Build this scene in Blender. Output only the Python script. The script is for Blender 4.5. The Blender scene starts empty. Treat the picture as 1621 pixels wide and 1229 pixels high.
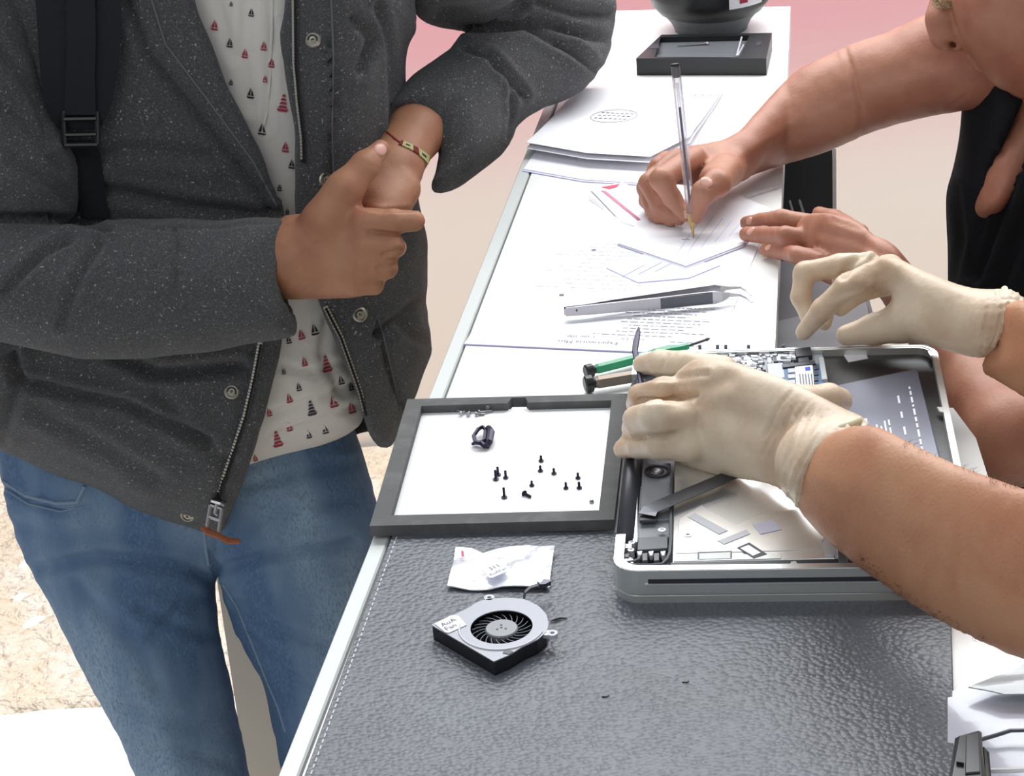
import bpy, bmesh, math, random
import numpy as np
from mathutils import Vector, Matrix

# ------------------------------------------------------------------ camera, world, lights, exposure
SC = bpy.context.scene
COL = SC.collection
FPX, PITCH, ROLL, EYE = 3376.7, 0.4485, 0.0778, 0.7143      # table top is z = 0, the floor is z = -1
CX, CY = 810.5, 614.5
c_, s_ = math.cos(PITCH), math.sin(PITCH)
_F = np.array([0, c_, -s_]); _R0 = np.array([1.0, 0, 0]); _D0 = np.array([0, -s_, -c_])
_R = math.cos(ROLL) * _R0 + math.sin(ROLL) * _D0
_D = -math.sin(ROLL) * _R0 + math.cos(ROLL) * _D0
_O = np.array([0, 0, EYE])
cam = bpy.data.cameras.new('camera'); camo = bpy.data.objects.new('camera', cam); COL.objects.link(camo)
cam.sensor_width = 36; cam.lens = FPX / 1621 * 36; cam.clip_start = 0.05; cam.clip_end = 100
camo.matrix_world = Matrix(((_R[0], -_D[0], -_F[0], 0), (_R[1], -_D[1], -_F[1], 0), (_R[2], -_D[2], -_F[2], EYE), (0, 0, 0, 1)))
SC.camera = camo
SC.view_settings.view_transform = 'Standard'; SC.view_settings.look = 'None'
SC.view_settings.gamma = 1; SC.view_settings.use_curve_mapping = False
SC.view_settings.exposure = 0.0
world = bpy.data.worlds.new('world'); SC.world = world; world.use_nodes = True
wb = world.node_tree.nodes['Background']
wb.inputs[0].default_value = (0.86, 0.93, 1.0, 1); wb.inputs[1].default_value = 0.52
def area(name, loc, target, sx, sy, power, col):
    l = bpy.data.lights.new(name, 'AREA'); l.shape = 'RECTANGLE'; l.size = sx; l.size_y = sy; l.energy = power; l.color = col
    o = bpy.data.objects.new(name, l); COL.objects.link(o); o.location = loc
    o.rotation_euler = (Vector(target) - Vector(loc)).to_track_quat('-Z', 'Y').to_euler(); return o
area('window_daylight', (0.3, 3.25, 1.75), (0.1, 1.2, 0.0), 3.6, 1.9, 105, (0.95, 0.98, 1.0))
area('camera_side_fill', (-0.9, -0.4, 2.1), (0.2, 1.8, -0.1), 1.2, 1.2, 10, (1.0, 0.95, 0.88))  # unseen fill light added on the camera side
area('wall_fill', (0.2, 2.55, 1.9), (0.2, 3.3, -0.6), 3.5, .35, 42, (1.0, 0.97, 0.93))  # unseen light added to brighten the back wall

# ------------------------------------------------------------------ pixel helpers (frame 1621 x 1229)
def ray(px, py):
    return _R * ((px - CX) / FPX) + _D * ((py - CY) / FPX) + _F
def T(px, py, z=0.0):                       # point of the horizontal plane z seen at a pixel
    r = ray(px, py); return Vector(_O + r * ((z - EYE) / r[2]))
def dep(px, py, z=0.0):                     # depth of that point
    return (z - EYE) / ray(px, py)[2]
def W(px, py, d):
    return Vector(_O + ray(px, py) * d)
def zc(px, py, z, r):                       # joint given by height above the table
    return (px, py, dep(px, py, z), r)

# ------------------------------------------------------------------ materials
def lin(c):
    if isinstance(c, (int, float)): c = (c, c, c)
    return tuple(((v / 255) / 12.92 if v / 255 <= 0.04045 else ((v / 255 + 0.055) / 1.055) ** 2.4) for v in c)
def M(name, col, rough=0.6, metal=0.0, bump=None, var=None, var2=None, spec=0.5, alpha=None, trans=0.0, sheen=0.0, coat=0.0, stretch=None, sss=0.0):
    m = bpy.data.materials.new(name); m.use_nodes = True
    nt = m.node_tree; b = nt.nodes['Principled BSDF']; L = nt.links.new
    c = lin(col); b.inputs['Base Color'].default_value = (*c, 1)
    b.inputs['Roughness'].default_value = rough; b.inputs['Metallic'].default_value = metal
    b.inputs['Specular IOR Level'].default_value = spec
    if trans: b.inputs['Transmission Weight'].default_value = trans
    if sheen: b.inputs['Sheen Weight'].default_value = sheen
    if coat: b.inputs['Coat Weight'].default_value = coat
    if alpha is not None: b.inputs['Alpha'].default_value = alpha
    if sss:
        b.inputs['Subsurface Weight'].default_value = sss; b.inputs['Subsurface Scale'].default_value = 0.01
        b.inputs['Subsurface Radius'].default_value = (1, .35, .2)
    tc = nt.nodes.new('ShaderNodeTexCoord'); vec = tc.outputs['Object']
    if stretch:
        mp = nt.nodes.new('ShaderNodeMapping'); mp.inputs['Scale'].default_value = stretch; L(vec, mp.inputs[0]); vec = mp.outputs[0]
    cur = None
    for v in (var, var2):
        if not v: continue
        sc, lo, hi, col2 = v
        n = nt.nodes.new('ShaderNodeTexNoise'); n.inputs['Scale'].default_value = sc; n.inputs['Detail'].default_value = 4
        L(vec, n.inputs['Vector'])
        r = nt.nodes.new('ShaderNodeMapRange'); r.inputs[1].default_value = lo; r.inputs[2].default_value = hi; L(n.outputs[0], r.inputs[0])
        mx = nt.nodes.new('ShaderNodeMix'); mx.data_type = 'RGBA'
        if cur is None: mx.inputs[6].default_value = (*c, 1)
        else: L(cur, mx.inputs[6])
        mx.inputs[7].default_value = (*lin(col2), 1); L(r.outputs[0], mx.inputs[0]); cur = mx.outputs[2]
    if cur is not None: L(cur, b.inputs['Base Color'])
    if bump:
        kind, sc, st, dist = bump
        if kind == 'voronoi':
            n = nt.nodes.new('ShaderNodeTexVoronoi'); n.feature = 'F1'; n.inputs['Scale'].default_value = sc; o = n.outputs[0]
        else:
            n = nt.nodes.new('ShaderNodeTexNoise'); n.inputs['Scale'].default_value = sc; n.inputs['Detail'].default_value = 3; o = n.outputs[0]
        L(vec, n.inputs['Vector'])
        bp = nt.nodes.new('ShaderNodeBump'); bp.inputs['Strength'].default_value = st; bp.inputs['Distance'].default_value = dist
        if kind == 'voronoi': bp.invert = True
        L(o, bp.inputs['Height']); L(bp.outputs[0], b.inputs['Normal'])
    return m
m_white = M('white_laminate', (236, 237, 235), 0.28)
m_edge = M('grey_edge_band', (205, 210, 208), 0.35)
m_groove = M('dark_groove', (95, 95, 95), 0.7)
m_cream = M('cream_panel', (205, 196, 180), 0.6)
m_floor = M('white_floor', (245, 244, 240), 0.4)
m_wool = M('charcoal_wool', (70, 71, 74), 0.95, bump=('noise', 900, 0.7, 0.0018), var=(700, .45, .75, (104, 105, 105)), var2=(420, .64, .70, (165, 163, 156)), spec=0.15, sheen=0.15)
m_lining = M('dark_plum_lining', (42, 33, 38), 0.8)
m_denim = M('blue_denim', (76, 102, 136), 0.85, bump=('noise', 1100, 0.4, 0.0008), var=(7, .44, .62, (136, 158, 178)), var2=(500, .45, .7, (96, 120, 148)), spec=0.2, stretch=(1, 1, .35))
m_seam = M('pale_denim_seam', (120, 140, 160), 0.9)
m_shirt = M('white_cotton', (222, 218, 212), 0.85, bump=('noise', 30, 0.25, 0.01), spec=0.2)
m_red = M('red_print', (165, 55, 72), 0.9)
m_navy = M('dark_print', (62, 48, 62), 0.9)
m_skinA = M('tan_skin', (172, 122, 92), 0.55, bump=('noise', 350, 0.25, 0.001), var=(28, .4, .7, (158, 102, 78)), sss=.08)
m_skinB = M('fair_skin', (174, 121, 97), 0.5, bump=('noise', 350, 0.25, 0.001), var=(25, .4, .7, (156, 98, 76)), sss=.08)
m_skinC = M('warm_skin', (186, 136, 102), 0.5, bump=('noise', 400, 0.3, 0.001), var=(20, .4, .7, (172, 114, 82)), sss=.08)
m_nail = M('fingernail', (214, 160, 146), 0.3)
m_glove = M('cream_latex', (214, 196, 172), 0.42, bump=('noise', 160, 0.2, 0.002), var=(22, .45, .65, (196, 170, 144)), spec=0.5, sss=.1)
m_gloveband = M('rolled_latex', (226, 220, 184), 0.4)
m_black = M('black_tshirt', (24, 25, 29), 0.9, bump=('noise', 700, 0.3, 0.001), spec=0.2)
m_strap = M('black_webbing', (32, 33, 38), 0.8, bump=('noise', 1400, 0.6, 0.001), spec=.25)
m_plastic = M('black_plastic', (26, 27, 30), 0.35)
m_leather = M('grey_leatherette', (92, 96, 104), 0.42, bump=('voronoi', 290, 0.75, 0.0011), var=(12, .35, .7, (78, 81, 88)), spec=0.5)
m_foam = M('black_foam', (86, 86, 86), 0.85, bump=('noise', 500, 0.3, 0.001), var=(60, .5, .7, (98, 98, 98)))
m_foamdk = M('black_foam_side', (30, 30, 32), 0.9)
m_paper = M('white_paper', (244, 244, 250), 0.6)
m_gloss = M('glossy_white_sheet', (246, 246, 248), 0.15, coat=.3)
m_bluepap = M('bluish_paper', (205, 206, 240), 0.7)
m_ink = M('grey_ink', (120, 118, 128), 0.8)
m_pinkpap = M('red_edge', (200, 60, 90), 0.6)
m_steel = M('brushed_steel', (168, 166, 170), 0.32, 1.0)
m_alu = M('aluminium', (214, 217, 213), 0.3, 0.7, bump=('noise', 800, .05, .0005))
m_alubri = M('bright_aluminium', (238, 239, 240), 0.26, 0.8)
m_dkmetal = M('dark_metal', (88, 90, 96), 0.35, 0.8)
m_grey = M('grey_plastic', (128, 131, 136), 0.4)
m_midgrey = M('mid_grey', (92, 95, 100), 0.45)
m_ltgrey = M('light_grey', (186, 188, 194), 0.45)
m_green = M('green_plastic', (36, 150, 104), 0.3, spec=.6)
m_brown = M('brown_leather', (156, 92, 62), 0.6)
m_brass = M('antique_nickel', (165, 160, 148), 0.35, 0.9)
m_clear = M('clear_plastic', (235, 232, 240), 0.08, trans=.75, alpha=.55)
m_inktube = M('ink_tube', (58, 50, 66), 0.3)
m_pcb = M('circuit_board', (150, 154, 162), 0.5)
m_chip = M('chip_black', (48, 50, 58), 0.4)
m_solder = M('solder_silver', (222, 224, 230), 0.35, .5)
m_blue = M('blue_label', (58, 82, 190), 0.6)
m_pcbblue = M('blue_board', (60, 100, 140), 0.5)
m_batt = M('battery_grey', (112, 114, 128), 0.3, 0.2)
m_battxt = M('battery_lettering', (215, 217, 226), 0.6)
m_screw = M('black_screw', (52, 48, 66), 0.35, .6)
m_bag = M('silver_bag', (232, 234, 242), 0.25, 0.35, bump=('noise', 40, 0.6, 0.01))
m_yellow = M('pale_yellow_thread', (188, 188, 130), 0.8)
m_redth = M('dark_red_thread', (120, 38, 36), 0.8)
m_fancov = M('fan_cover_grey', (140, 142, 150), 0.4, 0.3)
m_hair = M('sandy_hair', (176, 154, 122), 0.7)

# ------------------------------------------------------------------ object builders
def setp(o, label=None, cat=None, group=None, kind=None):
    if label: o['label'] = label
    if cat: o['category'] = cat
    if group: o['group'] = group
    if kind: o['kind'] = kind
    return o
def empty(name, loc, label, cat, group=None):
    o = bpy.data.objects.new(name, None); COL.objects.link(o); o.location = loc; o.empty_display_size = .02
    o['_o'] = list(loc); return setp(o, label, cat, group)
def org(p): return Vector(p['_o'])
def obj(name, verts, faces, mat, parent=None, smooth=False, label=None, cat=None, group=None, kind=None, mats=None, fmi=None):
    V = np.array([tuple(v) for v in verts], dtype=float) if not isinstance(verts, np.ndarray) else verts
    if parent is not None: o0 = np.array(parent['_o'])
    else: o0 = np.array([V[:, 0].mean(), V[:, 1].mean(), V[:, 2].min()])
    me = bpy.data.meshes.new(name); V = V - o0
    me.from_pydata(V.tolist(), [], faces if isinstance(faces, list) else faces.tolist())
    for mm in (mats or [mat]): me.materials.append(mm)
    if fmi is not None: me.polygons.foreach_set('material_index', fmi)
    if smooth: me.polygons.foreach_set('use_smooth', [True] * len(me.polygons))
    me.update()
    o = bpy.data.objects.new(name, me); COL.objects.link(o)
    if parent is not None: o.parent = parent
    else: o.location = o0
    o['_o'] = list(o0)
    return setp(o, label, cat, group, kind)
class MB:                                    # collects shapes, builds ONE mesh
    def __init__(s): s.v = []; s.f = []; s.m = []; s.mats = []
    def _mi(s, mat):
        if mat not in s.mats: s.mats.append(mat)
        return s.mats.index(mat)
    def add(s, vs, fs, mat=None):
        n = len(s.v); s.v += [tuple(v) for v in vs]; s.f += [[i + n for i in f] for f in fs]; s.m += [s._mi(mat)] * len(fs); return s
    def prism(s, pts, h, mat=None, bev=0.0):     # pts world points (bottom polygon), extruded upwards by h; optional top bevel
        pts = [Vector(p) for p in pts]; n = len(pts); up = Vector((0, 0, h)) if not isinstance(h, Vector) else h
        a = sum(((pts[i].x * pts[(i + 1) % n].y - pts[(i + 1) % n].x * pts[i].y) for i in range(n)))
        if a < 0: pts = pts[::-1]
        if bev:
            c = sum(pts, Vector()) / n; ins = []
            for i in range(n):
                p, q, r = pts[i - 1], pts[i], pts[(i + 1) % n]
                e1 = (q - p).normalized(); e2 = (r - q).normalized(); n1 = Vector((-e1.y, e1.x, 0)); n2 = Vector((-e2.y, e2.x, 0))
                b = (n1 + n2); b = b.normalized() if b.length > 1e-6 else n1; ins.append(q + b * bev)
            hb = up * (1 - min(.5, bev / max(up.length, 1e-6)))
            vs = pts + [p + hb for p in pts] + [p + up for p in ins]
            fs = [list(range(n))[::-1], [2 * n + i for i in range(n)]]
            for k in (0, 1): fs += [[k * n + i, k * n + (i + 1) % n, (k + 1) * n + (i + 1) % n, (k + 1) * n + i] for i in range(n)]
        else:
            vs = pts + [p + up for p in pts]
            fs = [list(range(n))[::-1], [n + i for i in range(n)]] + [[i, (i + 1) % n, n + (i + 1) % n, n + i] for i in range(n)]
        return s.add(vs, fs, mat)
    def ring(s, outer, inner, h, mat=None):      # frame between two polygons with the same number of points
        n = len(outer); up = Vector((0, 0, h)); o = [Vector(p) for p in outer]; i_ = [Vector(p) for p in inner]
        vs = o + i_ + [p + up for p in o] + [p + up for p in i_]; fs = []
        for k in range(n):
            j = (k + 1) % n
            fs += [[2 * n + k, 2 * n + j, 3 * n + j, 3 * n + k], [k, n + k, n + j, j], [k, j, 2 * n + j, 2 * n + k], [n + k, 3 * n + k, 3 * n + j, n + j]]
        return s.add(vs, fs, mat)
    def tube(s, pts, r, mat=None, n=8, flat=1.0, closed=False):
        pts = [Vector(p) for p in pts]; m = len(pts); rs = r if isinstance(r, (list, tuple)) else [r] * m
        vs = []; nrm = None
        for i, p in enumerate(pts):
            t = (pts[min(i + 1, m - 1)] - pts[max(i - 1, 0)])
            if closed: t = pts[(i + 1) % m] - pts[i - 1]
            t.normalize()
            if nrm is None: nrm = t.cross(Vector((0, 0, 1))); nrm = nrm if nrm.length > 1e-3 else t.cross(Vector((0, 1, 0)))
            nrm = (nrm - t * nrm.dot(t)).normalized(); bi = t.cross(nrm)
            for k in range(n):
                a = 2 * math.pi * k / n; vs.append(p + nrm * math.cos(a) * rs[i] + bi * math.sin(a) * rs[i] * flat)
        fs = [[i * n + k, i * n + (k + 1) % n, (i + 1) * n + (k + 1) % n, (i + 1) * n + k] for i in range(m - 1) for k in range(n)]
        if closed: fs += [[(m - 1) * n + k, (m - 1) * n + (k + 1) % n, (k + 1) % n, k] for k in range(n)]
        else: fs += [list(range(n))[::-1], [(m - 1) * n + k for k in range(n)]]
        return s.add(vs, fs, mat)
    def lathe(s, base, axis, prof, mat=None, n=20):   # prof = [(radius, height)]
        base = Vector(base); ax = Vector(axis).normalized(); u = ax.orthogonal().normalized(); w = ax.cross(u); vs = []
        for r, h in prof:
            for k in range(n):
                a = 2 * math.pi * k / n; vs.append(base + ax * h + (u * math.cos(a) + w * math.sin(a)) * r)
        m = len(prof)
        fs = [[i * n + k, i * n + (k + 1) % n, (i + 1) * n + (k + 1) % n, (i + 1) * n + k] for i in range(m - 1) for k in range(n)]
        fs += [list(range(n))[::-1], [(m - 1) * n + k for k in range(n)]]
        return s.add(vs, fs, mat)
    def box(s, c, u, v, h, mat=None):            # centre of the base, half-axis vectors u and v, height h
        c = Vector(c); u = Vector(u); v = Vector(v); return s.prism([c - u - v, c + u - v, c + u + v, c - u + v], h, mat)
    def build(s, name, mat=None, parent=None, **k):
        mats = [mm or mat for mm in s.mats]
        return obj(name, s.v, s.f, mat, parent, mats=mats, fmi=s.m, **k)
def P(name, pix, z, h, mat, parent=None, bev=0.0, **k):      # prism whose TOP outline is read at pixels on plane z+h
    return MB().prism([T(x, y, z + h) - Vector((0, 0, h)) for x, y in pix], h, mat, bev).build(name, mat, parent, **k)

# ------------------------------------------------------------------ implicit surfaces for bodies, cloth and hands
def toc(a): x, y, d = a[:3]; return np.array([(x - CX) * d / FPX, (y - CY) * d / FPX, d])
def cam2w(P_): return _O + P_[:, :1] * _R + P_[:, 1:2] * _D + P_[:, 2:3] * _F
def chaikin(p, n=2):
    p = np.array(p, float)
    for _ in range(n):
        q = np.roll(p, -1, 0); p = np.stack([.75 * p + .25 * q, .25 * p + .75 * q], 1).reshape(-1, 2)
    return p
def sdpoly(px, py, pts):
    d = np.full(px.shape, 1e9, np.float32); s = np.zeros(px.shape, bool); n = len(pts)
    for i in range(n):
        ax, ay = pts[i]; bx, by = pts[(i + 1) % n]; ex, ey = bx - ax, by - ay; wx, wy = px - ax, py - ay
        t = np.clip((wx * ex + wy * ey) / (ex * ex + ey * ey + 1e-9), 0, 1)
        d = np.minimum(d, (wx - ex * t) ** 2 + (wy - ey * t) ** 2)
        if by != ay:
            c = ((ay <= py) != (by <= py)) & (px < ax + (py - ay) / (by - ay) * ex); s ^= c
    d = np.sqrt(d); return np.where(s, -d, d)
def plane_of(anch):
    if callable(anch): return anch
    a = np.array(anch, float)
    if len(a) == 1: return lambda x, y: a[0, 2] + 0 * x
    if len(a) == 2:
        v = a[1, :2] - a[0, :2]; l = (v ** 2).sum(); return lambda x, y: a[0, 2] + (a[1, 2] - a[0, 2]) * ((x - a[0, 0]) * v[0] + (y - a[0, 1]) * v[1]) / l
    A = np.c_[np.ones(len(a)), a[:, 0] / 1000, a[:, 1] / 1000]; k = np.linalg.lstsq(A, a[:, 2], rcond=None)[0]
    return lambda x, y: k[0] + k[1] * x / 1000 + k[2] * y / 1000
def cap(a, b, k=.004, fz=1.0): return dict(t='cap', a=a, b=b, k=k, fz=fz)
def chain(pts, k=.004, fz=1.0): return [cap(pts[i], pts[i + 1], k, fz) for i in range(len(pts) - 1)]
def poly(pts, anch, R, Tt, k=.006, sm=2): return dict(t='poly', pts=chaikin(pts, sm) if sm else np.array(pts, float), pl=plane_of(anch), R=R, T=Tt, k=k)
def cutpoly(pts, z0, z1, k=.003, sm=1): return dict(t='cut', pts=chaikin(pts, sm) if sm else np.array(pts, float), z0=z0, z1=z1, k=k)
def subcap(a, b, k=.003): return dict(t='sub', a=a, b=b, k=k)
def grp(items, k=.006): return dict(t='grp', items=items, k=k)
def smin(a, b, k):
    if k <= 0: return np.minimum(a, b)
    h = np.maximum(k - np.abs(a - b), 0) / k; return np.minimum(a, b) - h * h * k * .25
def smax(a, b, k): return -smin(-a, -b, k)
def bounds(items):
    lo = np.full(3, 1e9); hi = -lo
    for it in items:
        if it['t'] == 'cap':
            for q in (it['a'], it['b']):
                c = toc(q); r = q[3] * q[2] / FPX; lo = np.minimum(lo, c - r); hi = np.maximum(hi, c + r)
        elif it['t'] == 'poly':
            for x, y in it['pts']:
                d = float(it['pl'](x, y)); c = toc((x, y, d)); e = np.array([0, 0, it['T']]); lo = np.minimum(lo, c - e); hi = np.maximum(hi, c + e)
        elif it['t'] == 'grp':
            l, h = bounds(it['items']); lo = np.minimum(lo, l); hi = np.maximum(hi, h)
    return lo, hi
def capval(X, Y, Z, a, b, fz=1.0):
    A = toc(a); B = toc(b); ra = a[3] * a[2] / FPX; rb = b[3] * b[2] / FPX
    e = B - A; l = float(e @ e) + 1e-12
    t = np.clip(((X - A[0]) * e[0] + (Y - A[1]) * e[1] + (Z - A[2]) * e[2]) / l, 0, 1)
    return np.sqrt((X - A[0] - t * e[0]) ** 2 + (Y - A[1] - t * e[1]) ** 2 + ((Z - A[2] - t * e[2]) * fz) ** 2) - (ra + (rb - ra) * t)
def evalf(items, gx, gy, gz, h):
    V = np.full((len(gx), len(gy), len(gz)), 0.06, np.float32)
    for it in items:
        k = it['k']; t = it['t']
        if t in ('cap', 'sub'):
            m = k + 3 * h; lo = np.full(3, 1e9); hi = -lo
            for q in (it['a'], it['b']):
                c = toc(q); r = q[3] * q[2] / FPX + m; lo = np.minimum(lo, c - r); hi = np.maximum(hi, c + r)
            sl = tuple(slice(max(0, int(np.searchsorted(g, lo[i]))), max(0, int(np.searchsorted(g, hi[i])))) for i, g in enumerate((gx, gy, gz)))
            if any(s.stop <= s.start for s in sl): continue
            X = gx[sl[0]][:, None, None]; Y = gy[sl[1]][None, :, None]; Z = gz[sl[2]][None, None, :]
            v = capval(X, Y, Z, it['a'], it['b'], it.get('fz', 1.0))
            V[sl] = smin(V[sl], v, k) if t == 'cap' else smax(V[sl], -v, k)
        elif t == 'poly':
            X2, Y2 = np.meshgrid(gx, gy, indexing='ij'); pl = it['pl']; d = np.full(X2.shape, float(pl(*it['pts'].mean(0))))
            for _ in range(5):
                px = CX + FPX * X2 / d; py = CY + FPX * Y2 / d; d = np.clip(pl(px, py), .5, 4)
            sd = sdpoly(px, py, it['pts']) * d / FPX; R, Tt = it['R'], it['T']
            q = (np.maximum(sd + R, 0) / R)[:, :, None] ** 2; zz = ((gz[None, None, :] - d[:, :, None]) / Tt) ** 2
            v = (np.sqrt(q + zz) - 1) * min(R, Tt); V = smin(V, v.astype(np.float32), k)
        elif t == 'cut':
            X = gx[:, None, None]; Y = gy[None, :, None]; Z = gz[None, None, :]
            iz = np.where((gz > it['z0'] - .02) & (gz < it['z1'] + .02))[0]
            if len(iz) == 0: continue
            zm = np.clip((it['z0'] + it['z1']) / 2, gz[0], gz[-1])
            X2, Y2 = np.meshgrid(gx, gy, indexing='ij'); v = np.empty((len(gx), len(gy), len(iz)), np.float32)
            kn = list(range(0, len(iz), 3)); kn = kn if kn[-1] == len(iz) - 1 else kn + [len(iz) - 1]
            s0 = [sdpoly(CX + FPX * X2 / gz[iz[q]], CY + FPX * Y2 / gz[iz[q]], it['pts']) * gz[iz[q]] / FPX for q in kn]
            for n_, q in enumerate(kn):
                v[:, :, q] = s0[n_]
                if n_:
                    for j in range(kn[n_ - 1] + 1, q):
                        w = (j - kn[n_ - 1]) / (q - kn[n_ - 1]); v[:, :, j] = s0[n_ - 1] * (1 - w) + s0[n_] * w
            v = np.maximum(v, np.maximum(it['z0'] - gz[iz], gz[iz] - it['z1'])[None, None, :])
            V[:, :, iz] = smax(V[:, :, iz], -v, k)
        elif t == 'grp':
            V = smin(V, evalf(it['items'], gx, gy, gz, h), k)
    return V
def snet(V, lo, h):
    ins = V < 0; nx, ny, nz = V.shape
    cnt = np.zeros((nx - 1, ny - 1, nz - 1), np.int8)
    for i in (0, 1):
        for j in (0, 1):
            for k in (0, 1): cnt += ins[i:nx - 1 + i, j:ny - 1 + j, k:nz - 1 + k]
    act = (cnt > 0) & (cnt < 8); idx = np.argwhere(act); n = len(idx)
    vid = np.full(act.shape, -1, np.int32); vid[tuple(idx.T)] = np.arange(n)
    acc = np.zeros((n, 3)); ct = np.zeros(n)
    cs = [(0, 0, 0), (1, 0, 0), (0, 1, 0), (1, 1, 0), (0, 0, 1), (1, 0, 1), (0, 1, 1), (1, 1, 1)]
    for a in range(8):
        for b in range(a + 1, 8):
            if sum(abs(cs[a][q] - cs[b][q]) for q in range(3)) != 1: continue
            va = V[tuple((idx + cs[a]).T)]; vb = V[tuple((idx + cs[b]).T)]; m = (va < 0) != (vb < 0)
            t = np.where(m, va / np.where(m, va - vb, 1), 0)[:, None]
            p = np.array(cs[a]) * (1 - t) + np.array(cs[b]) * t; acc[m] += p[m]; ct[m] += 1
    P_ = lo + (idx + acc / ct[:, None]) * h; faces = []
    for ax in range(3):
        o1, o2 = [(1, 2), (2, 0), (0, 1)][ax]
        A = [slice(None)] * 3; B = [slice(None)] * 3; A[ax] = slice(0, -1); B[ax] = slice(1, None)
        ia = ins[tuple(A)]; ib = ins[tuple(B)]; e = np.argwhere(ia != ib)
        e = e[(e[:, o1] > 0) & (e[:, o2] > 0) & (e[:, o1] < V.shape[o1] - 1) & (e[:, o2] < V.shape[o2] - 1)]
        fl = ia[tuple(e.T)]; u = np.zeros(3, int); u[o1] = 1; w = np.zeros(3, int); w[o2] = 1
        q = np.stack([vid[tuple((e - u - w).T)], vid[tuple((e - w).T)], vid[tuple(e.T)], vid[tuple((e - u).T)]], 1)
        q = np.where(fl[:, None], q, q[:, ::-1]); faces.append(q)
    F_ = np.concatenate(faces); return P_, F_[(F_ >= 0).all(1)]
def grad_at(V, P_, lo, h):
    i = np.clip(np.rint((P_ - lo) / h).astype(int), 1, np.array(V.shape) - 2); g = []
    for a in range(3):
        u = np.zeros(3, int); u[a] = 1; g.append(V[tuple((i + u).T)] - V[tuple((i - u).T)])
    g = np.stack(g, 1); return g / (np.linalg.norm(g, axis=1, keepdims=True) + 1e-9)
def crease(px, py, line, w, depth):          # groove along a polyline, in pixels
    d = np.full(px.shape, 1e9)
    for i in range(len(line) - 1):
        ax, ay = line[i]; bx, by = line[i + 1]; ex, ey = bx - ax, by - ay
        t = np.clip(((px - ax) * ex + (py - ay) * ey) / (ex * ex + ey * ey), 0, 1)
        d = np.minimum(d, (px - ax - ex * t) ** 2 + (py - ay - ey * t) ** 2)
    return -depth * np.exp(-d / (w * w)) + depth * .35 * np.exp(-(np.sqrt(d) - 2.1 * w) ** 2 / (w * w))
def wav(P_, f, seed):                         # cheap smooth noise
    r = np.random.RandomState(seed); o = 0
    for _ in range(5):
        k = r.normal(size=3) * f; o = o + np.sin(P_ @ k + r.rand() * 6.3 + 1.3 * np.sin(P_ @ (r.normal(size=3) * f * .6)))
    return o / 5
BODY = {}
def body(name, items, h, mat, parent=None, disp=None, relax=1, **kw):
    lo, hi = bounds(items); lo = lo - 4 * h; hi = hi + 4 * h
    gx, gy, gz = [np.arange(lo[i], hi[i], h).astype(np.float32) for i in range(3)]
    V = evalf(items, gx, gy, gz, h); P_, F_ = snet(V, lo, h)
    if disp:
        N_ = grad_at(V, P_, lo, h); px = CX + FPX * P_[:, 0] / P_[:, 2]; py = CY + FPX * P_[:, 1] / P_[:, 2]
        front = np.clip(-N_[:, 2] * 1.6 + .2, 0, 1)
        P_ = P_ + N_ * disp(px, py, P_, front)[:, None]
    o = obj(name, cam2w(P_), F_, mat, parent, smooth=True, **kw)
    return o
# ------------------------------------------------------------------ the setting
def quad(name, pts, th, mat, **k):
    return MB().prism([Vector(p) - Vector((0, 0, th)) for p in pts], th, mat).build(name, mat, **k)
quad('floor', [(-3.2, -1.2, -1), (3.2, -1.2, -1), (3.2, 3.35, -1), (-3.2, 3.35, -1)], .05, m_floor, kind='structure', label='bright white shop floor behind the jeans legs')
def wall():
    m = bpy.data.materials.new('pink_to_cream_wall'); m.use_nodes = True; nt = m.node_tree; b = nt.nodes['Principled BSDF']; L = nt.links.new
    g = nt.nodes.new('ShaderNodeNewGeometry'); s = nt.nodes.new('ShaderNodeSeparateXYZ'); L(g.outputs['Position'], s.inputs[0])
    r = nt.nodes.new('ShaderNodeMapRange'); r.interpolation_type = 'SMOOTHSTEP'; r.inputs[1].default_value = -.62; r.inputs[2].default_value = -.22; L(s.outputs[2], r.inputs[0])  # colour blends from cream low on the wall to pink higher up
    mx = nt.nodes.new('ShaderNodeMix'); mx.data_type = 'RGBA'; mx.inputs[6].default_value = (*lin((246, 236, 228)), 1); mx.inputs[7].default_value = (*lin((240, 178, 186)), 1)
    L(r.outputs[0], mx.inputs[0]); L(mx.outputs[2], b.inputs['Base Color']); b.inputs['Roughness'].default_value = .55; return m
m_wall = wall()
# back wall with a real window opening above the frame of the photograph
def wbox(name, x0, x1, z0, z1, y=3.36, th=.1, mat=m_wall, **k):
    return MB().prism([(x0, y, z0), (x1, y, z0), (x1, y + th, z0), (x0, y + th, z0)], z1 - z0, mat).build(name, mat, kind='structure', **k)
wbox('wall_back', -3.2, 3.2, -1.0, .62, label='pink wall fading to cream near the floor')
wbox('wall_back', -3.2, -1.9, .62, 2.9); wbox('wall_back', 2.5, 3.2, .62, 2.9); wbox('wall_back', -1.9, 2.5, 2.75, 2.9)
wf = MB()
for x in (-1.9, -.45, 1.0, 2.46): wf.box((x + .02, 3.39, .62), (.02, 0, 0), (0, .025, 0), 2.13)
wf.box((.3, 3.39, .62), (2.2, 0, 0), (0, .025, 0), .04); wf.box((.3, 3.39, 2.71), (2.2, 0, 0), (0, .025, 0), .04)
wf.build('window_1', m_white, kind='structure')
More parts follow.
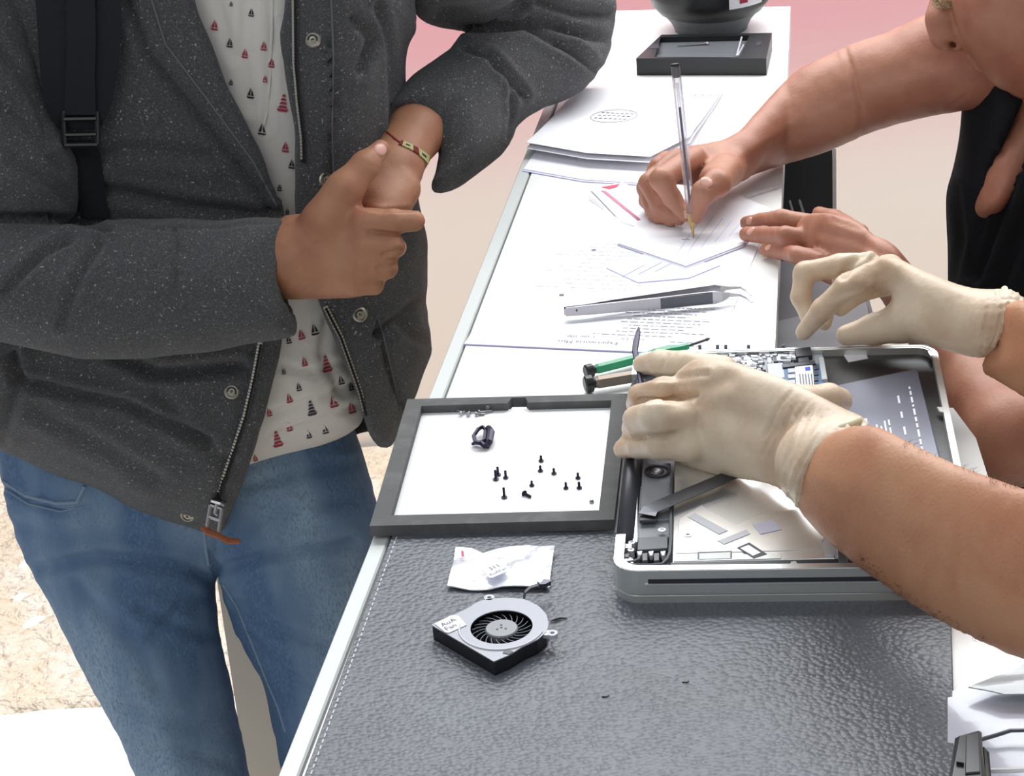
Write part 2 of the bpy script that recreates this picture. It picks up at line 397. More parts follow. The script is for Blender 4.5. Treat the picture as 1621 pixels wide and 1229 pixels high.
# rough stone strip at the foot of the wall, built of uneven slabs
def stone_strip():
    m = M('rough_cream_stone', (236, 220, 198), 0.85, bump=('noise', 40, 1.0, .03), var=(9, .42, .62, (244, 234, 220)), var2=(50, .52, .8, (214, 192, 164)))
    nx, ny = 150, 44; vs = []; fs = []
    y0, y1 = 2.60, 3.345
    for j in range(ny + 1):
        for i in range(nx + 1):
            x = -3.2 + 6.4 * i / nx; y = y0 + (y1 - y0) * j / ny
            e = min(1, 3 * min(j, ny - j) / ny); z = .012 + .014 * e * (math.sin(x * 31 + math.sin(y * 23) * 2) * math.sin(y * 37 + math.sin(x * 17)) + .6 * math.sin(x * 77 + y * 51))
            if j == 0: z = -.01; y += .006 * math.sin(x * 60)
            vs.append((x, y, -1 + z))
    for j in range(ny):
        for i in range(nx):
            a = j * (nx + 1) + i; fs.append([a, a + 1, a + nx + 2, a + nx + 1])
    obj('stone_floor_strip', vs, fs, m, smooth=True, kind='structure', label='rough cream stone strip along the foot of the wall')
stone_strip()

# ------------------------------------------------------------------ counter and side worktop
def LX(y): return -.15 + (y - 1.001) * .1777
def RX(y): return .211 + (y - 1.533) * .1647
ct = empty('counter', (.1, 1.6, -1), 'long narrow white counter with a grey edge band, running from front to back', 'counter')
Y0, Y1, YR = .55, 2.512, 2.468
g1 = .012; g2 = .0145
MB().prism([(LX(Y0) + g2, Y0, -.03), (RX(Y0), Y0, -.03), (RX(YR), YR, -.03), (LX(Y1) + g2, Y1, -.03)], .03, m_white).build('worktop', m_white, ct)
MB().prism([(LX(Y0), Y0, -.03), (LX(Y0) + g1, Y0, -.03), (LX(Y1) + g1, Y1, -.03), (LX(Y1), Y1, -.03)], .03, m_edge, .0015).build('edge_band', m_edge, ct, label='pale grey edge band')
MB().prism([(LX(Y0) + g1, Y0, -.03), (LX(Y0) + g2, Y0, -.03), (LX(Y1) + g2, Y1, -.03), (LX(Y1) + g1, Y1, -.03)], .028, m_groove).build('joint', m_groove, ct)
MB().prism([(LX(Y0) + .05, Y0 + .05, -1), (RX(Y0) - .09, Y0 + .05, -1), (RX(YR) - .09, YR - .05, -1), (LX(Y1) + .05, Y1 - .05, -1)], .97, m_cream).build('base_panel', m_cream, ct)
pb = MB(); a = W(345, 930, 2.62)
pb.prism([(a.x, a.y, -1), (.0, a.y, -1), (.0, a.y + .03, -1), (a.x, a.y + .03, -1)], a.z + 1 + .02, m_cream)
pb.build('low_panel', m_cream, label='beige upright panel standing between wall and counter, seen between the jeans legs', cat='panel')
m_white2 = m_white
MB().prism([(RX(.5) + .002, .5, -.032), (.5, .5, -.032), (.5, 1.10, -.032), (*T(1592, 835)[:2], -.032), (*T(1567, 760)[:2], -.032), (*T(1545, 690)[:2], -.032), (*T(1509, 642)[:2], -.032), (RX(1.42) + .002, 1.42, -.032)], .03, m_white).build('side_worktop', m_white, label='white side worktop on the right under the bent forearm', cat='table')
for x, y in ((.30, .58), (.46, .58), (.46, 1.12), (.30, 1.3)): MB().box((x, y, -1), (.02, 0, 0), (0, .02, 0), .968, m_alu).build('table_leg', m_alu, bpy.data.objects['side_worktop'])


# things standing low behind the counter's right edge
b = W(1318, 446, 2.24); topz = -.034; xl = RX(b.y) - .05
bx = empty('black_case', (b.x - .02, b.y, -1), 'tall black case behind the right edge of the counter, with a pale rim', 'case')
MB().prism([(xl, b.y, -1), (b.x, b.y, -1), (b.x, b.y + .05, -1), (xl + .01, b.y + .05, -1)], topz + 1, m_plastic).build('case_body', m_plastic, bx)
MB().prism([(b.x + .0002, b.y - .002, -1), (b.x + .004, b.y - .002, -1), (b.x + .004, b.y + .05, -1), (b.x + .0002, b.y + .05, -1)], topz + 1 + .002, m_white).build('rim', m_white, bx)
g0, g1_ = 1.53, 1.86
gb = empty('grey_box', (.32, 1.65, -1), 'grey box standing low beside the counter behind the gloved fingers', 'box')
MB().prism([(RX(g0) - .05, g0, -1), (RX(g0) + .10, g0, -1), (RX(g1_) + .07, g1_, -1), (RX(g1_) - .05, g1_, -1)], .93, m_midgrey).build('box_body', m_midgrey, gb)
MB().prism([(RX(g0) - .04, g0 + .01, -.07), (RX(g0) + .09, g0 + .01, -.07), (RX(1.72) + .08, 1.74, -.07), (RX(1.72) - .04, 1.70, -.07)], .006, m_grey, .001).build('lid', m_grey, gb)
lp = [W(1256, 338, 2.2), W(1250, 318, 2.2), W(1252, 300, 2.2), W(1258, 297, 2.2), W(1264, 312, 2.2), W(1272, 338, 2.2)]
MB().tube([p - Vector((0, .0, 0)) for p in lp], .0014, m_ltgrey, 6).build('key_ring', m_steel, label='thin metal wire loop hanging in front of the black case', cat='ring')

# ------------------------------------------------------------------ leather mat
mat_o = empty('work_mat', T(1000, 1050, 0), 'dark grey pebbled leather work mat covering the near end of the counter', 'mat')
nl, fl, fr, nr = T(395, 1462, .003), T(622, 842, .003), T(1502, 842, .003), T(1520, 1440, .003)
def matmesh():
    n = 40; B = MB(); bot = []
    out = [nl, nr, fr, fl]
    return MB().prism([p - Vector((0, 0, .003)) for p in out], .003, m_leather, .0012).build('leather_sheet', m_leather, mat_o)
matmesh()
st = MB()
def seamline(a, b, inset):
    d = (b - a).normalized(); nrm = Vector((-d.y, d.x, 0)); L_ = (b - a).length; k = int(L_ / .006)
    for i in range(k):
        p = a + d * (.003 + i * .006) - nrm * inset; st.box(p + Vector((0, 0, -.0002)), d * .0018, nrm * .0004, .0005)
seamline(nl, fl, .004)
st.build('stitching', m_ltgrey, mat_o, kind='stuff')
# ------------------------------------------------------------------ foam tray with screws
zt = .003
tr = empty('parts_tray', T(790, 740, zt), 'shallow black foam tray with a glossy white base, full of small screws', 'tray')
out = [(585, 833), (972, 823), (995, 623), (645, 632)]; inn = [(619, 816), (948, 808), (968, 634), (667, 643)]
H_ = .008
def tp(l, z): return [T(x, y, z) for x, y in l]
fo = [q - Vector((0, 0, H_)) for q in tp(out, zt + H_)]; fi = [q - Vector((0, 0, H_)) for q in tp(inn, zt + H_)]
nA, nB = T(836, 637.5, zt + H_) - Vector((0, 0, H_)), T(803, 638.5, zt + H_) - Vector((0, 0, H_))
nA2, nB2 = T(832, 629.5, zt + H_) - Vector((0, 0, H_)), T(810, 630, zt + H_) - Vector((0, 0, H_))
def lerp(a, b, t): return a * (1 - t) + b * t
o5 = [fo[0], fo[1], fo[2], lerp(fo[2], fo[3], .46), lerp(fo[2], fo[3], .47), lerp(fo[2], fo[3], .53), lerp(fo[2], fo[3], .54), fo[3]]
i5 = [fi[0], fi[1], fi[2], nA, nA2, nB2, nB, fi[3]]
MB().ring(o5, i5, H_, m_foam).build('foam_frame', m_foam, tr)
ip = [p + (sum(fi, Vector()) / 4 - p) * -.03 for p in fi]
MB().prism(ip, .0018, m_gloss).build('base_sheet', m_gloss, tr, label='glossy white base sheet')
zs = zt + .0018
def screw_mesh(name, base, hs, rs, rh, label, tilt=None, mat=m_screw, group='loose screws in the foam tray'):
    B = MB(); ax = Vector(tilt or (0, 0, 1))
    B.lathe(base, ax, [(rh * .75, 0), (rh, .0003), (rh, .0009), (rs * 1.2, .0013)], mat, 10)
    prof = [(rs * 1.2, .0013)]; n = max(3, int(hs / .0006))
    for i in range(n): prof += [(rs, .0013 + hs * i / n), (rs * .8, .0013 + hs * (i + .5) / n)]
    prof.append((rs * .6, .0013 + hs)); B.lathe(base, ax, prof, mat, 8)
    return B.build('screw', mat, label=label, cat='screw', group=group)
for (x, y, hpx, rh, lab) in [
    (856.7, 730.8, 9, .0017, 'short dark screw standing on its head, farthest back of the loose ones'),
    (855.6, 746.6, 9, .0017, 'short dark screw standing just in front of the farthest-back one in the tray'),
    (877, 750.8, 9, .0017, 'short dark screw standing alone to the right of the pair at the tray centre'),
    (915, 758, 9, .0016, 'short dark screw at the right of the tray, behind its near neighbour'),
    (842, 769.7, 8, .0016, 'smallest dark screw standing behind the toppled screw'),
    (896, 774, 10, .0016, 'dark screw standing left of the two at the right of the tray'),
    (917, 773.6, 10, .0017, 'dark screw in the right of the tray, nearer one of the right pair'),
    (798.4, 788.6, 16, .0019, 'long dark screw standing alone nearest the front edge of the tray'),
    (800.7, 757.5, 12, .0017, 'dark screw standing to the right of the two touching screws'),
    (785, 760, 15, .0019, 'long bluish screw, front one of the two touching screws'),
    (788.5, 752.8, 13, .0018, 'bluish screw, rear one of the two touching screws')]:
    b = T(x, y, zs); h = hpx / (FPX / dep(x, y, zs)) / .84; screw_mesh('screw', b, h - .0013, .00105, rh * 1.2, lab)
b = T(829, 781, zs + .0015); e = T(842, 788, zs + .001)
s = screw_mesh('screw', b, .006, .0012, .0024, 'thick black screw toppled on its side near the tray front', tilt=(e - b).normalized())
b = T(936.7, 796, zs); screw_mesh('screw', b, .0012, .0012, .0017, 'tiny silver screw alone in the right front corner of the tray', mat=m_steel)
rnd = random.Random(3)
for i, (x, y, ang, ln, lab) in enumerate([
    (716, 648, -.4, .006, 'leftmost silver screw of the heap at the back of the tray'),
    (728, 655, .9, .005, 'silver screw second from left in the heap, head towards the front'),
    (738, 645, -.2, .007, 'silver screw at the heap middle lying against the foam wall'),
    (741, 657, 1.4, .005, 'silver screw hanging nearest the front of the heap'),
    (757, 653, .3, .010, 'long silver screw lying across the right half of the heap'),
    (771, 646, 1.2, .006, 'rightmost silver screw of the heap at the back of the tray'),
    (752, 656, .1, .006, 'silver screw under the long one in the heap')]):
    b = T(x, y, zs + .0018 + .0006 * (i % 3)); screw_mesh('screw', b, ln, .0009, .0018, lab, tilt=(math.cos(ang), math.sin(ang), -.12), mat=m_steel, group='heap of silver screws')
# bent black clip
B = MB(); cl = [(753, 701), (750, 690), (757, 680), (764, 676), (769, 681), (767, 697), (758, 702)]
B.tube([T(x, y, zs + .005) for x, y in cl], .0016, m_screw, 6, closed=True)
B.tube([T(773, 678, zs + .006), T(777, 684, zs + .006), T(774, 700, zs + .004), T(771, 708, zs + .002)], [.0025, .003, .0028, .0018], m_screw, 8)
B.tube([T(769, 681, zs + .005), T(775, 681, zs + .006)], .0018, m_screw, 6); B.tube([T(760, 700, zs + .005), T(766, 706, zs + .003), T(773, 704, zs + .004)], .002, m_screw, 6)
B.tube([T(747, 704, zs + .002), T(753, 700, zs + .003), T(763, 702, zs + .003)], [.0008, .002, .0014], m_screw, 6)
B.build('bent_clip', m_screw, label='small bent black plastic clip lying in the left of the tray', cat='clip')

# ------------------------------------------------------------------ silver bag and fan on the mat
def c3(x, y): return (660 + x / 5.343, 850 + y / 5.343)
zm = .003
bag = empty('small_bag', T(790, 903, zm), 'crumpled silvery zip bag with a white sticker lying on the mat', 'bag')
bl = [c3(*p) for p in [(260, 440), (300, 290), (330, 120), (470, 128), (560, 158), (700, 120), (800, 105), (930, 97), (1168, 115), (1140, 270), (1120, 455), (900, 450), (720, 448), (620, 465), (450, 462)]]
def sheet(name, pix, z, mat, parent, amp, th=.0006, n=26, seed=1, **k):
    pts = [T(x, y, z) for x, y in pix]; P2 = np.array([(p.x, p.y) for p in pts]); lo = P2.min(0); hi = P2.max(0); s = max(hi - lo) / n
    gx = np.arange(lo[0] - s, hi[0] + 2 * s, s); gy = np.arange(lo[1] - s, hi[1] + 2 * s, s)
    bm = bmesh.new(); vs = [bm.verts.new((p.x, p.y, 0)) for p in pts]; bm.faces.new(vs)
    for axis, g in ((0, gx), (1, gy)):
        for q in g:
            co = [0, 0, 0]; co[axis] = q; no = [0, 0, 0]; no[axis] = 1
            bmesh.ops.bisect_plane(bm, geom=bm.verts[:] + bm.edges[:] + bm.faces[:], plane_co=co, plane_no=no)
    V = np.array([v.co[:] for v in bm.verts]); 
    zz = z + amp(V[:, 0], V[:, 1]) if callable(amp) else z + amp * (.5 + .5 * wav(V / s / 4, 1.0, seed))
    for v, q in zip(bm.verts, zz): v.co.z = q
    r = bmesh.ops.extrude_face_region(bm, geom=bm.faces[:]); 
    for v in r['geom']:
        if isinstance(v, bmesh.types.BMVert): v.co.z += th
    bmesh.ops.recalc_face_normals(bm, faces=bm.faces[:])
    bm.verts.index_update(); vv = [v.co[:] for v in bm.verts]; ff = [[q.index for q in f.verts] for f in bm.faces]; bm.free()
    return obj(name, vv, ff, mat, parent, **k)
sheet('bag_film', bl, zm + .0005, m_bag, bag, .004, .0008, 30, 5, smooth=False)
P('sticker', [c3(*p) for p in [(555, 272), (700, 205), (755, 222), (765, 290), (640, 345), (615, 345)]], zm + .0068, .0004, m_paper, bag, label='white label sticker')
P('zip_strip', [c3(*p) for p in [(372, 118), (395, 118), (400, 165), (378, 168)]], zm + .005, .0003, m_pinkpap, bag, label='red printed corner')
def text(s, pos, xd, yd, size, mat, parent, name='lettering', label=None, th=.0002):
    cu = bpy.data.curves.new(name, 'FONT'); cu.body = s; cu.size = size; cu.align_x = 'CENTER'; cu.align_y = 'CENTER'
    o = bpy.data.objects.new(name, cu); COL.objects.link(o); dg = bpy.context.evaluated_depsgraph_get(); dg.update()
    me = bpy.data.meshes.new_from_object(o.evaluated_get(dg)); V = [v.co.copy() for v in me.vertices]; F_ = [list(p.vertices) for p in me.polygons]
    bpy.data.objects.remove(o); xd = Vector(xd).normalized(); yd = Vector(yd); yd = (yd - xd * yd.dot(xd)).normalized(); nz = xd.cross(yd)
    return obj(name, [Vector(pos) + xd * v.x + yd * v.y + nz * th for v in V], F_, mat, parent, label=label)
a, b = T(*c3(610, 270), zm + .006), T(*c3(740, 215), zm + .006); yv = Vector((-(b - a).y, (b - a).x, 0))
text('311', T(*c3(655, 258), zm + .0074), b - a, yv, .0058, m_ink, bag); text('AuAFan', T(*c3(685, 295), zm + .0074), b - a, yv, .0042, m_ink, bag)

fan = empty('cooling_fan', T(790, 1000, zm), 'removed black laptop cooling fan with a grey metal cover, on the mat', 'fan')
fo = [(120, 745), (420, 610), (520, 545), (620, 522), (780, 515), (920, 530), (1030, 585), (1095, 655), (1115, 740), (1100, 800), (1020, 870), (900, 925), (780, 1000), (650, 1055)]
hz = .0105
cz = T(*c3(715, 762), zm + hz); Rf = .0192
op = [T(*c3(*p), zm + hz) for p in fo]
def resample(pl, n):
    L_ = [0]; m = len(pl)
    for i in range(m): L_.append(L_[-1] + (pl[(i + 1) % m] - pl[i]).length)
    res = []
    for k in range(n):
        t = L_[-1] * k / n; i = max(j for j in range(m) if L_[j] <= t + 1e-9); u = (t - L_[i]) / (L_[i + 1] - L_[i]); res.append(pl[i].lerp(pl[(i + 1) % m], u))
    return res
oc = []
N_f = 56
for k in range(N_f):                              # outer outline by angle around the hub
    a = 2 * math.pi * k / N_f; d = Vector((math.cos(a), math.sin(a), 0)); best = None
    for i in range(len(op)):
        p, q = op[i], op[(i + 1) % len(op)]; e = q - p; den = d.x * -e.y + d.y * e.x
        if abs(den) < 1e-12: continue
        r = p - cz; t = (r.x * -e.y + r.y * e.x) / den; u = (d.x * r.y - d.y * r.x) / den
        if t > 0 and -1e-6 <= u <= 1 + 1e-6: best = max(best or 0, t)
    oc.append(cz + d * best)
for p in (op[0], op[13]):
    k = min(range(N_f), key=lambda i: (oc[i] - p).length); oc[k] = p.copy()
ic = [cz + Vector((math.cos(2 * math.pi * k / N_f), math.sin(2 * math.pi * k / N_f), 0)) * Rf for k in range(N_f)]
dz = Vector((0, 0, 1))
MB().ring([p - dz * .0008 for p in oc], [p - dz * .0008 for p in ic], .0008).build('cover_plate', m_fancov, fan, label='grey metal cover plate with a round opening')
sh = [cz + (p - cz) * .985 - dz * hz for p in oc]; sh2 = [cz + (p - cz) * 1.12 - dz * hz for p in ic]
MB().ring(sh, sh2, hz - .0009, m_plastic).prism(sh, .0008, m_plastic).build('housing', m_plastic, fan, label='black plastic housing')
B = MB(); r1 = [cz + Vector((math.cos(t), math.sin(t), 0)) * .0262 for t in np.linspace(2.9, 5.9, 22)]
B.tube(r1, .0009, m_ltgrey, 6); B.build('pressed_rib', m_alubri, fan)
MB().lathe(cz - dz * .0095, dz, [(.0102, 0), (.0102, .008), (.0096, .0088), (.0001, .0089)], m_grey, 28).build('hub', m_grey, fan, label='round grey hub')
B = MB()
for a in (90, 210, 330, 270): B.lathe(cz + Vector((math.cos(math.radians(a)), math.sin(math.radians(a)), 0)) * (.003 if a != 270 else .0) - dz * .0006, dz, [(.0009, 0), (.0009, .0003)], m_chip, 3)
B.build('hub_mark', m_chip, fan)
bm_ = MB()
for k in range(22):
    a0 = 2 * math.pi * k / 22; pts = []
    for j in range(5):
        a = a0 + .42 * j / 4; r = .0098 + .0085 * j / 4; pts.append(cz + Vector((math.cos(a), math.sin(a), 0)) * r)
    n = len(pts); vs = [p - dz * .008 for p in pts] + [p - dz * .002 for p in pts]
    nb = [p + Vector((-(p - cz).y, (p - cz).x, 0)).normalized() * .0004 for p in vs]; allv = vs + nb
    fs = [[i, i + 1, n + i + 1, n + i] for i in range(n - 1)] + [[2 * n + i, 2 * n + n + i, 2 * n + n + i + 1, 2 * n + i + 1] for i in range(n - 1)] + [[n + i, n + i + 1, 3 * n + i + 1, 3 * n + i] for i in range(n - 1)]
    o = obj('fan_blade', allv, fs, m_dkmetal, fan)
for x, y, dx, dy in ((612, 512, 30, 25), (1145, 812, -40, -5)):
    c = T(*c3(x, y), zm + hz); B = MB(); 
    oc_ = [c + Vector((math.cos(t), math.sin(t), 0)) * .0034 for t in np.linspace(0, 2 * math.pi, 15)[:-1]]; ic_ = [c + Vector((math.cos(t), math.sin(t), 0)) * .0014 for t in np.linspace(0, 2 * math.pi, 15)[:-1]]
    B.ring([p - dz * .003 for p in oc_], [p - dz * .003 for p in ic_], .003, m_ltgrey)
    q = c.lerp(cz, .2); B.box((c + q) / 2 - dz * .003 + (q - c) * .12, (q - c) * .3, Vector((-(q - c).y, (q - c).x, 0)).normalized() * .0028, .0026)
    B.build('screw_ear', m_alubri, fan)
P('fan_sticker', [c3(*p) for p in [(150, 735), (290, 665), (350, 668), (420, 745), (270, 812), (240, 808)]], zm + hz + .0002, .0003, m_paper, fan, label='white sticker on the corner of the cover')
a, b = T(*c3(200, 770), zm + hz), T(*c3(350, 700), zm + hz); yv = Vector((-(b - a).y, (b - a).x, 0))
text('AuA', T(*c3(265, 725), zm + hz + .0006), b - a, yv, .006, m_ink, fan); text('Fan', T(*c3(285, 765), zm + hz + .0006), b - a, yv, .006, m_ink, fan)
B = MB(); cp = [T(*c3(905, 515), zm + .008), T(*c3(915, 470), zm + .01), T(*c3(960, 430), zm + .011), T(*c3(1040, 405), zm + .011), T(*c3(1095, 385), zm + .011)]
for q in (-1, 0, 1): B.tube([p + Vector((0, .0011 * q, 0)) for p in cp], .0007, m_chip, 6)
B.build('cable', m_chip, fan)
P('plug', [c3(*p) for p in [(1015, 372), (1045, 390), (1070, 358), (1128, 360), (1132, 375), (1085, 400), (1040, 402)]], zm + .0095, .003, m_dkmetal, fan, label='small flat connector plug')
P('housing_notch', [c3(*p) for p in [(725, 985), (735, 962), (780, 955), (815, 970), (780, 995)]], zm + hz, .0003, m_chip, fan)
for i, (x, y, l, lab) in enumerate([(958, 1103, 8, 'tiny black crumb on the mat, left of the other crumb'), (1085, 1080, 6, 'tiny black crumb on the mat, right of the other crumb')]):
    p = T(x, y, zm); MB().prism([p + Vector((-.002, -.0006, 0)), p + Vector((.001, -.001, 0)), p + Vector((.0022, .0005, 0)), p + Vector((-.0005, .001, 0))], .0007).build('crumb', m_chip, label=lab, cat='crumb')
MB().tube([T(871, 984, zm + .0006), T(880, 981, zm + .0012), T(888, 979, zm + .001), T(898, 979, zm + .0006)], [.0003, .0009, .0007, .0003], m_chip, 5).build('lint', m_chip, label='thin dark thread lying on the mat right of the fan', cat='thread')
# ------------------------------------------------------------------ opened laptop lying bottom side up
LX0, LY0, LA = .0538, 1.1525, -.1268
LU = Vector((math.cos(LA), math.sin(LA), 0)); LW = Vector((-math.sin(LA), math.cos(LA), 0)); LO = Vector((LX0, LY0, .003))
def Lc(s, t, z=0): return LO + LU * s + LW * t + Vector((0, 0, z))
lap = empty('laptop', Lc(.11, .16), 'silver laptop lying upside down on the mat with its bottom cover off, parts exposed', 'laptop')
def rrect(s0, t0, s1, t1, r, z, n=6, rs=None):
    o = []
    for (cx_, cy_, a0) in ((s1 - r, t0 + r, -90), (s1 - r, t1 - r, 0), (s0 + r, t1 - r, 90), (s0 + r, t0 + r, 180)):
        for i in range(n + 1):
            a = math.radians(a0 + 90 * i / n); o.append(Lc(cx_ + r * math.cos(a), cy_ + r * math.sin(a), z))
    return o
HT = .024; SL, TL = .227, .325
# lid (screen half) under the base, then the base bowl
MB().prism(rrect(0.001, .001, SL - .001, TL - .001, .015, 0), .0062, m_alu, .0012).build('screen_lid', m_alu, lap)
B = MB()
def openring(B, r0, r1, z, h, mat):          # wall of the case, open along the hinge side
    n = 6; q = n + 1; a = rrect(*r0, z, n); b = rrect(*r1, z, n); ro = []
    for P_ in (a, b): ro.append([Lc(r0[0] if P_ is a else r1[0], .046, z)] + P_[3 * q:] + P_[:3 * q] + [Lc(r0[0] if P_ is a else r1[0], .285, z)])
    o, i_ = ro; m = len(o); up = Vector((0, 0, h)); vs = o + i_ + [p + up for p in o] + [p + up for p in i_]; fs = [[0, m, 3 * m, 2 * m], [m - 1, 3 * m - 1, 4 * m - 1, 2 * m - 1]]
    for k in range(m - 1): fs += [[2 * m + k, 2 * m + k + 1, 3 * m + k + 1, 3 * m + k], [k, m + k, m + k + 1, k + 1], [k, k + 1, 2 * m + k + 1, 2 * m + k], [m + k, 3 * m + k, 3 * m + k + 1, m + k + 1]]
    B.add(vs, fs, mat)
openring(B, (0, 0, SL, TL, .016), (.0045, .0045, SL - .0045, TL - .0045, .0125), .0068, HT - .0068, m_alu)
B.prism(rrect(.002, .002, SL - .002, TL - .002, .014, .0068), .003, m_chip)
B.build('base_case', m_alu, lap, label='machined aluminium base case')
B = MB(); openring(B, (.0006, .0006, SL - .0006, TL - .0006, .0155), (.0062, .0062, SL - .0042, TL - .0026, .0115), HT, .0004, m_alubri); B.build('rim', m_alubri, lap, label='bright polished rim')
MB().prism([Lc(.022, -.0003, .0150), Lc(.165, -.0003, .0150), Lc(.165, .002, .0150), Lc(.022, .002, .0150)], .0030, m_chip).build('disc_slot', m_chip, lap, label='long dark disc slot')
MB().prism([Lc(.020, -.0007, .0138), Lc(.166, -.0007, .0138), Lc(.166, .001, .0138), Lc(.020, .001, .0138)], .0010, m_alubri).build('slot_lip', m_alubri, lap)
MB().lathe(Lc(.153 + .017, -.0004, .0165), -LW, [(.0001, -.002), (.0015, 0), (.0015, .0002)], m_chip, 10).prism([Lc(.167, -.0005, .0150), Lc(.173, -.0005, .0150), Lc(.173, .001, .0150), Lc(.167, .001, .0150)], .003, m_chip).build('lock_hole', m_chip, lap)
# hinge barrel along the left edge
MB().tube([Lc(.0062, .048, .0150), Lc(.0062, .283, .0150)], .0072, m_chip, 20).build('hinge_barrel', M('barrel_dark', (70, 72, 80), .22, .6), lap, smooth=True, label='dark glossy hinge barrel')
ZT = .003 + .0235
def LP(name, pix, z, h, mat, bev=0.0, **k): return P(name, pix, .003 + z, h, mat, lap, bev, **k)
# inner floor pieces, positions read on the laptop's own planes
LP('fan_bay_plate', [(1012, 770), (1060, 768), (1060, 851), (1008, 853)], .015, .003, m_grey, .0005, label='grey speaker plate')
LP('speaker_housing', [(1017, 735), (1062, 733), (1062, 822), (1012, 824)], .016, .004, m_grey, .0008, label='grey speaker housing')
c = T(1040, 747.5, .003 + .0205)
MB().lathe(c, (0, 0, 1), [(.0088, 0), (.0088, .0012), (.0072, .0014), (.0068, .0004), (.005, .0004)], m_chip, 28).build('speaker_ring', m_chip, lap, smooth=False)
MB().lathe(c + Vector((0, 0, .0004)), (0, 0, 1), [(.0050, 0), (.0046, .0006), (.003, .0012), (.0005, .0014)], m_steel, 24).build('speaker_dome', m_steel, lap, smooth=True)
LP('inner_frame', [(1010, 851), (1057, 849), (1057, 868), (1009, 871)], .017, .002, m_midgrey, .0004)
# flat ribbon cable, folded
rb = [T(1024, 815, .0275), T(1030, 806, .0285), T(1055, 795, .0295), T(1120, 768, .030), T(1180, 742, .030)]
vs = []
for i, p in enumerate(rb):
    d = (rb[min(i + 1, 4)] - rb[max(i - 1, 0)]); d.z = 0; d.normalize(); n_ = Vector((-d.y, d.x, 0)) * .0062
    vs += [p + n_, p - n_]
n = len(vs); fs = [[2 * i, 2 * i + 1, 2 * i + 3, 2 * i + 2] for i in range(4)]
obj('ribbon_cable', vs + [v - Vector((0, 0, .0005)) for v in vs], fs + [[a + n for a in f][::-1] for f in fs] + [[2 * i, 2 * i + 2, 2 * i + 2 + n, 2 * i + n] for i in range(4)] + [[2 * i + 1 + n, 2 * i + 3 + n, 2 * i + 3, 2 * i + 1] for i in range(4)], m_dkmetal, lap, label='wide grey flat ribbon cable')
LP('cable_end', [(1013, 806), (1042, 803), (1040, 823), (1012, 824)], .0205, .002, m_dkmetal, .0004)
# optical drive
dr = LP('optical_drive', [(1064, 892), (1322, 884), (1306, 795), (1292, 700), (1068, 706), (1066, 790)], .008, .0125, m_alubri, .0008, label='shiny silver optical drive')
LP('drive_lip', [(1066, 881), (1236, 876), (1236, 884), (1066, 889)], .0205, .0006, m_alu)
def shallow(pix, h=.0005, mat=m_ltgrey, name='pressed_step', **k): return LP(name, pix, .0206, h, mat, .0003, **k)
shallow([(1070, 876), (1075, 822), (1110, 800), (1165, 832), (1200, 815), (1300, 800), (1302, 868), (1236, 872)], .0004, M('drive_cover', (226, 223, 220), .3, .75), label='satin drive cover')
shallow([(1088, 818), (1100, 812), (1152, 840), (1138, 846)], .0009, m_ltgrey); shallow([(1136, 856), (1182, 838), (1188, 845), (1146, 862)], .0009, m_ltgrey)
LP('small_sticker', [(1191, 830), (1224, 823), (1237, 838), (1204, 846)], .0211, .0003, M('lilac_sticker', (176, 174, 192), .5), label='small lilac square sticker')
LP('drive_cutout', [(1167, 867), (1186, 859), (1214, 877), (1193, 884)], .0211, .0003, m_chip); LP('cutout_plate', [(1172, 868), (1185, 863), (1204, 875), (1192, 880)], .0212, .0005, m_solder)
LP('label_recess', [(1104, 874), (1159, 872), (1159, 884), (1104, 886)], .0211, .0002, m_midgrey); LP('recess_plate', [(1107, 876.5), (1156, 874.5), (1156, 884), (1107, 885.5)], .0212, .0003, m_edge)
for x, y in ((1089, 848), (1308, 855), (1048, 840)):
    MB().lathe(T(x, y, .003 + .0208), (0, 0, 1), [(.0026, 0), (.0026, .0007), (.0012, .0008), (.0010, .0002)], m_solder, 14).build('drive_screw', m_solder, lap)
LP('side_bracket', [(1302, 820), (1318, 818), (1325, 878), (1306, 879)], .0206, .0006, m_solder)
LP('dark_gap', [(1062, 899), (1330, 892), (1330, 885), (1062, 891)], .0195, .0008, m_chip); LP('hinge_block', [(1326, 866), (1338, 864), (1342, 890), (1328, 891)], .0205, .003, m_midgrey, .0004)
LP('case_lug', [(1249, 899), (1252, 889), (1260, 888), (1266, 898)], .0212, .0022, m_alubri, .0004)
# corner with cable guide, posts and hooks
for x, y in ((1000, 863), (993, 869), (999, 874.5), (983, 861)):
    MB().lathe(T(x, y, .003 + .019), (0, 0, 1), [(.0021, -.004), (.0021, .002), (.0012, .0022), (.0010, .0008)], m_solder, 14).build('screw_post', m_solder, lap)
LP('corner_bracket', [(977, 861), (1000, 861), (1000, 867), (977, 869)], .018, .003, m_alubri, .0003)
for i, x in enumerate((1012, 1030, 1049)):
    LP('white_foot', [(x - 4, 873), (x + 5, 872), (x + 3, 879), (x - 1, 880)], .018, .0035, m_solder, .0004)
for x in (1021, 1039.5): LP('clip_block', [(x - 4.5, 876), (x + 4, 875), (x + 4, 887), (x - 4.5, 888)], .018, .004, m_midgrey, .0004)
LP('corner_block', [(980, 878), (996, 876), (996, 882), (980, 883)], .018, .0035, m_midgrey, .0004)
B = MB(); zz = .003 + .0215
B.tube([T(x, y, zz) for x, y in [(1013, 880), (1010, 886), (1003, 889), (990, 891), (980, 889), (978, 893), (985, 896), (1005, 895), (1030, 895), (1048, 893), (1055, 886), (1060, 875), (1062, 850), (1062, 800), (1063, 750)]], .0010, m_midgrey, 8).build('speaker_cable', m_midgrey, lap, label='grey speaker cable')
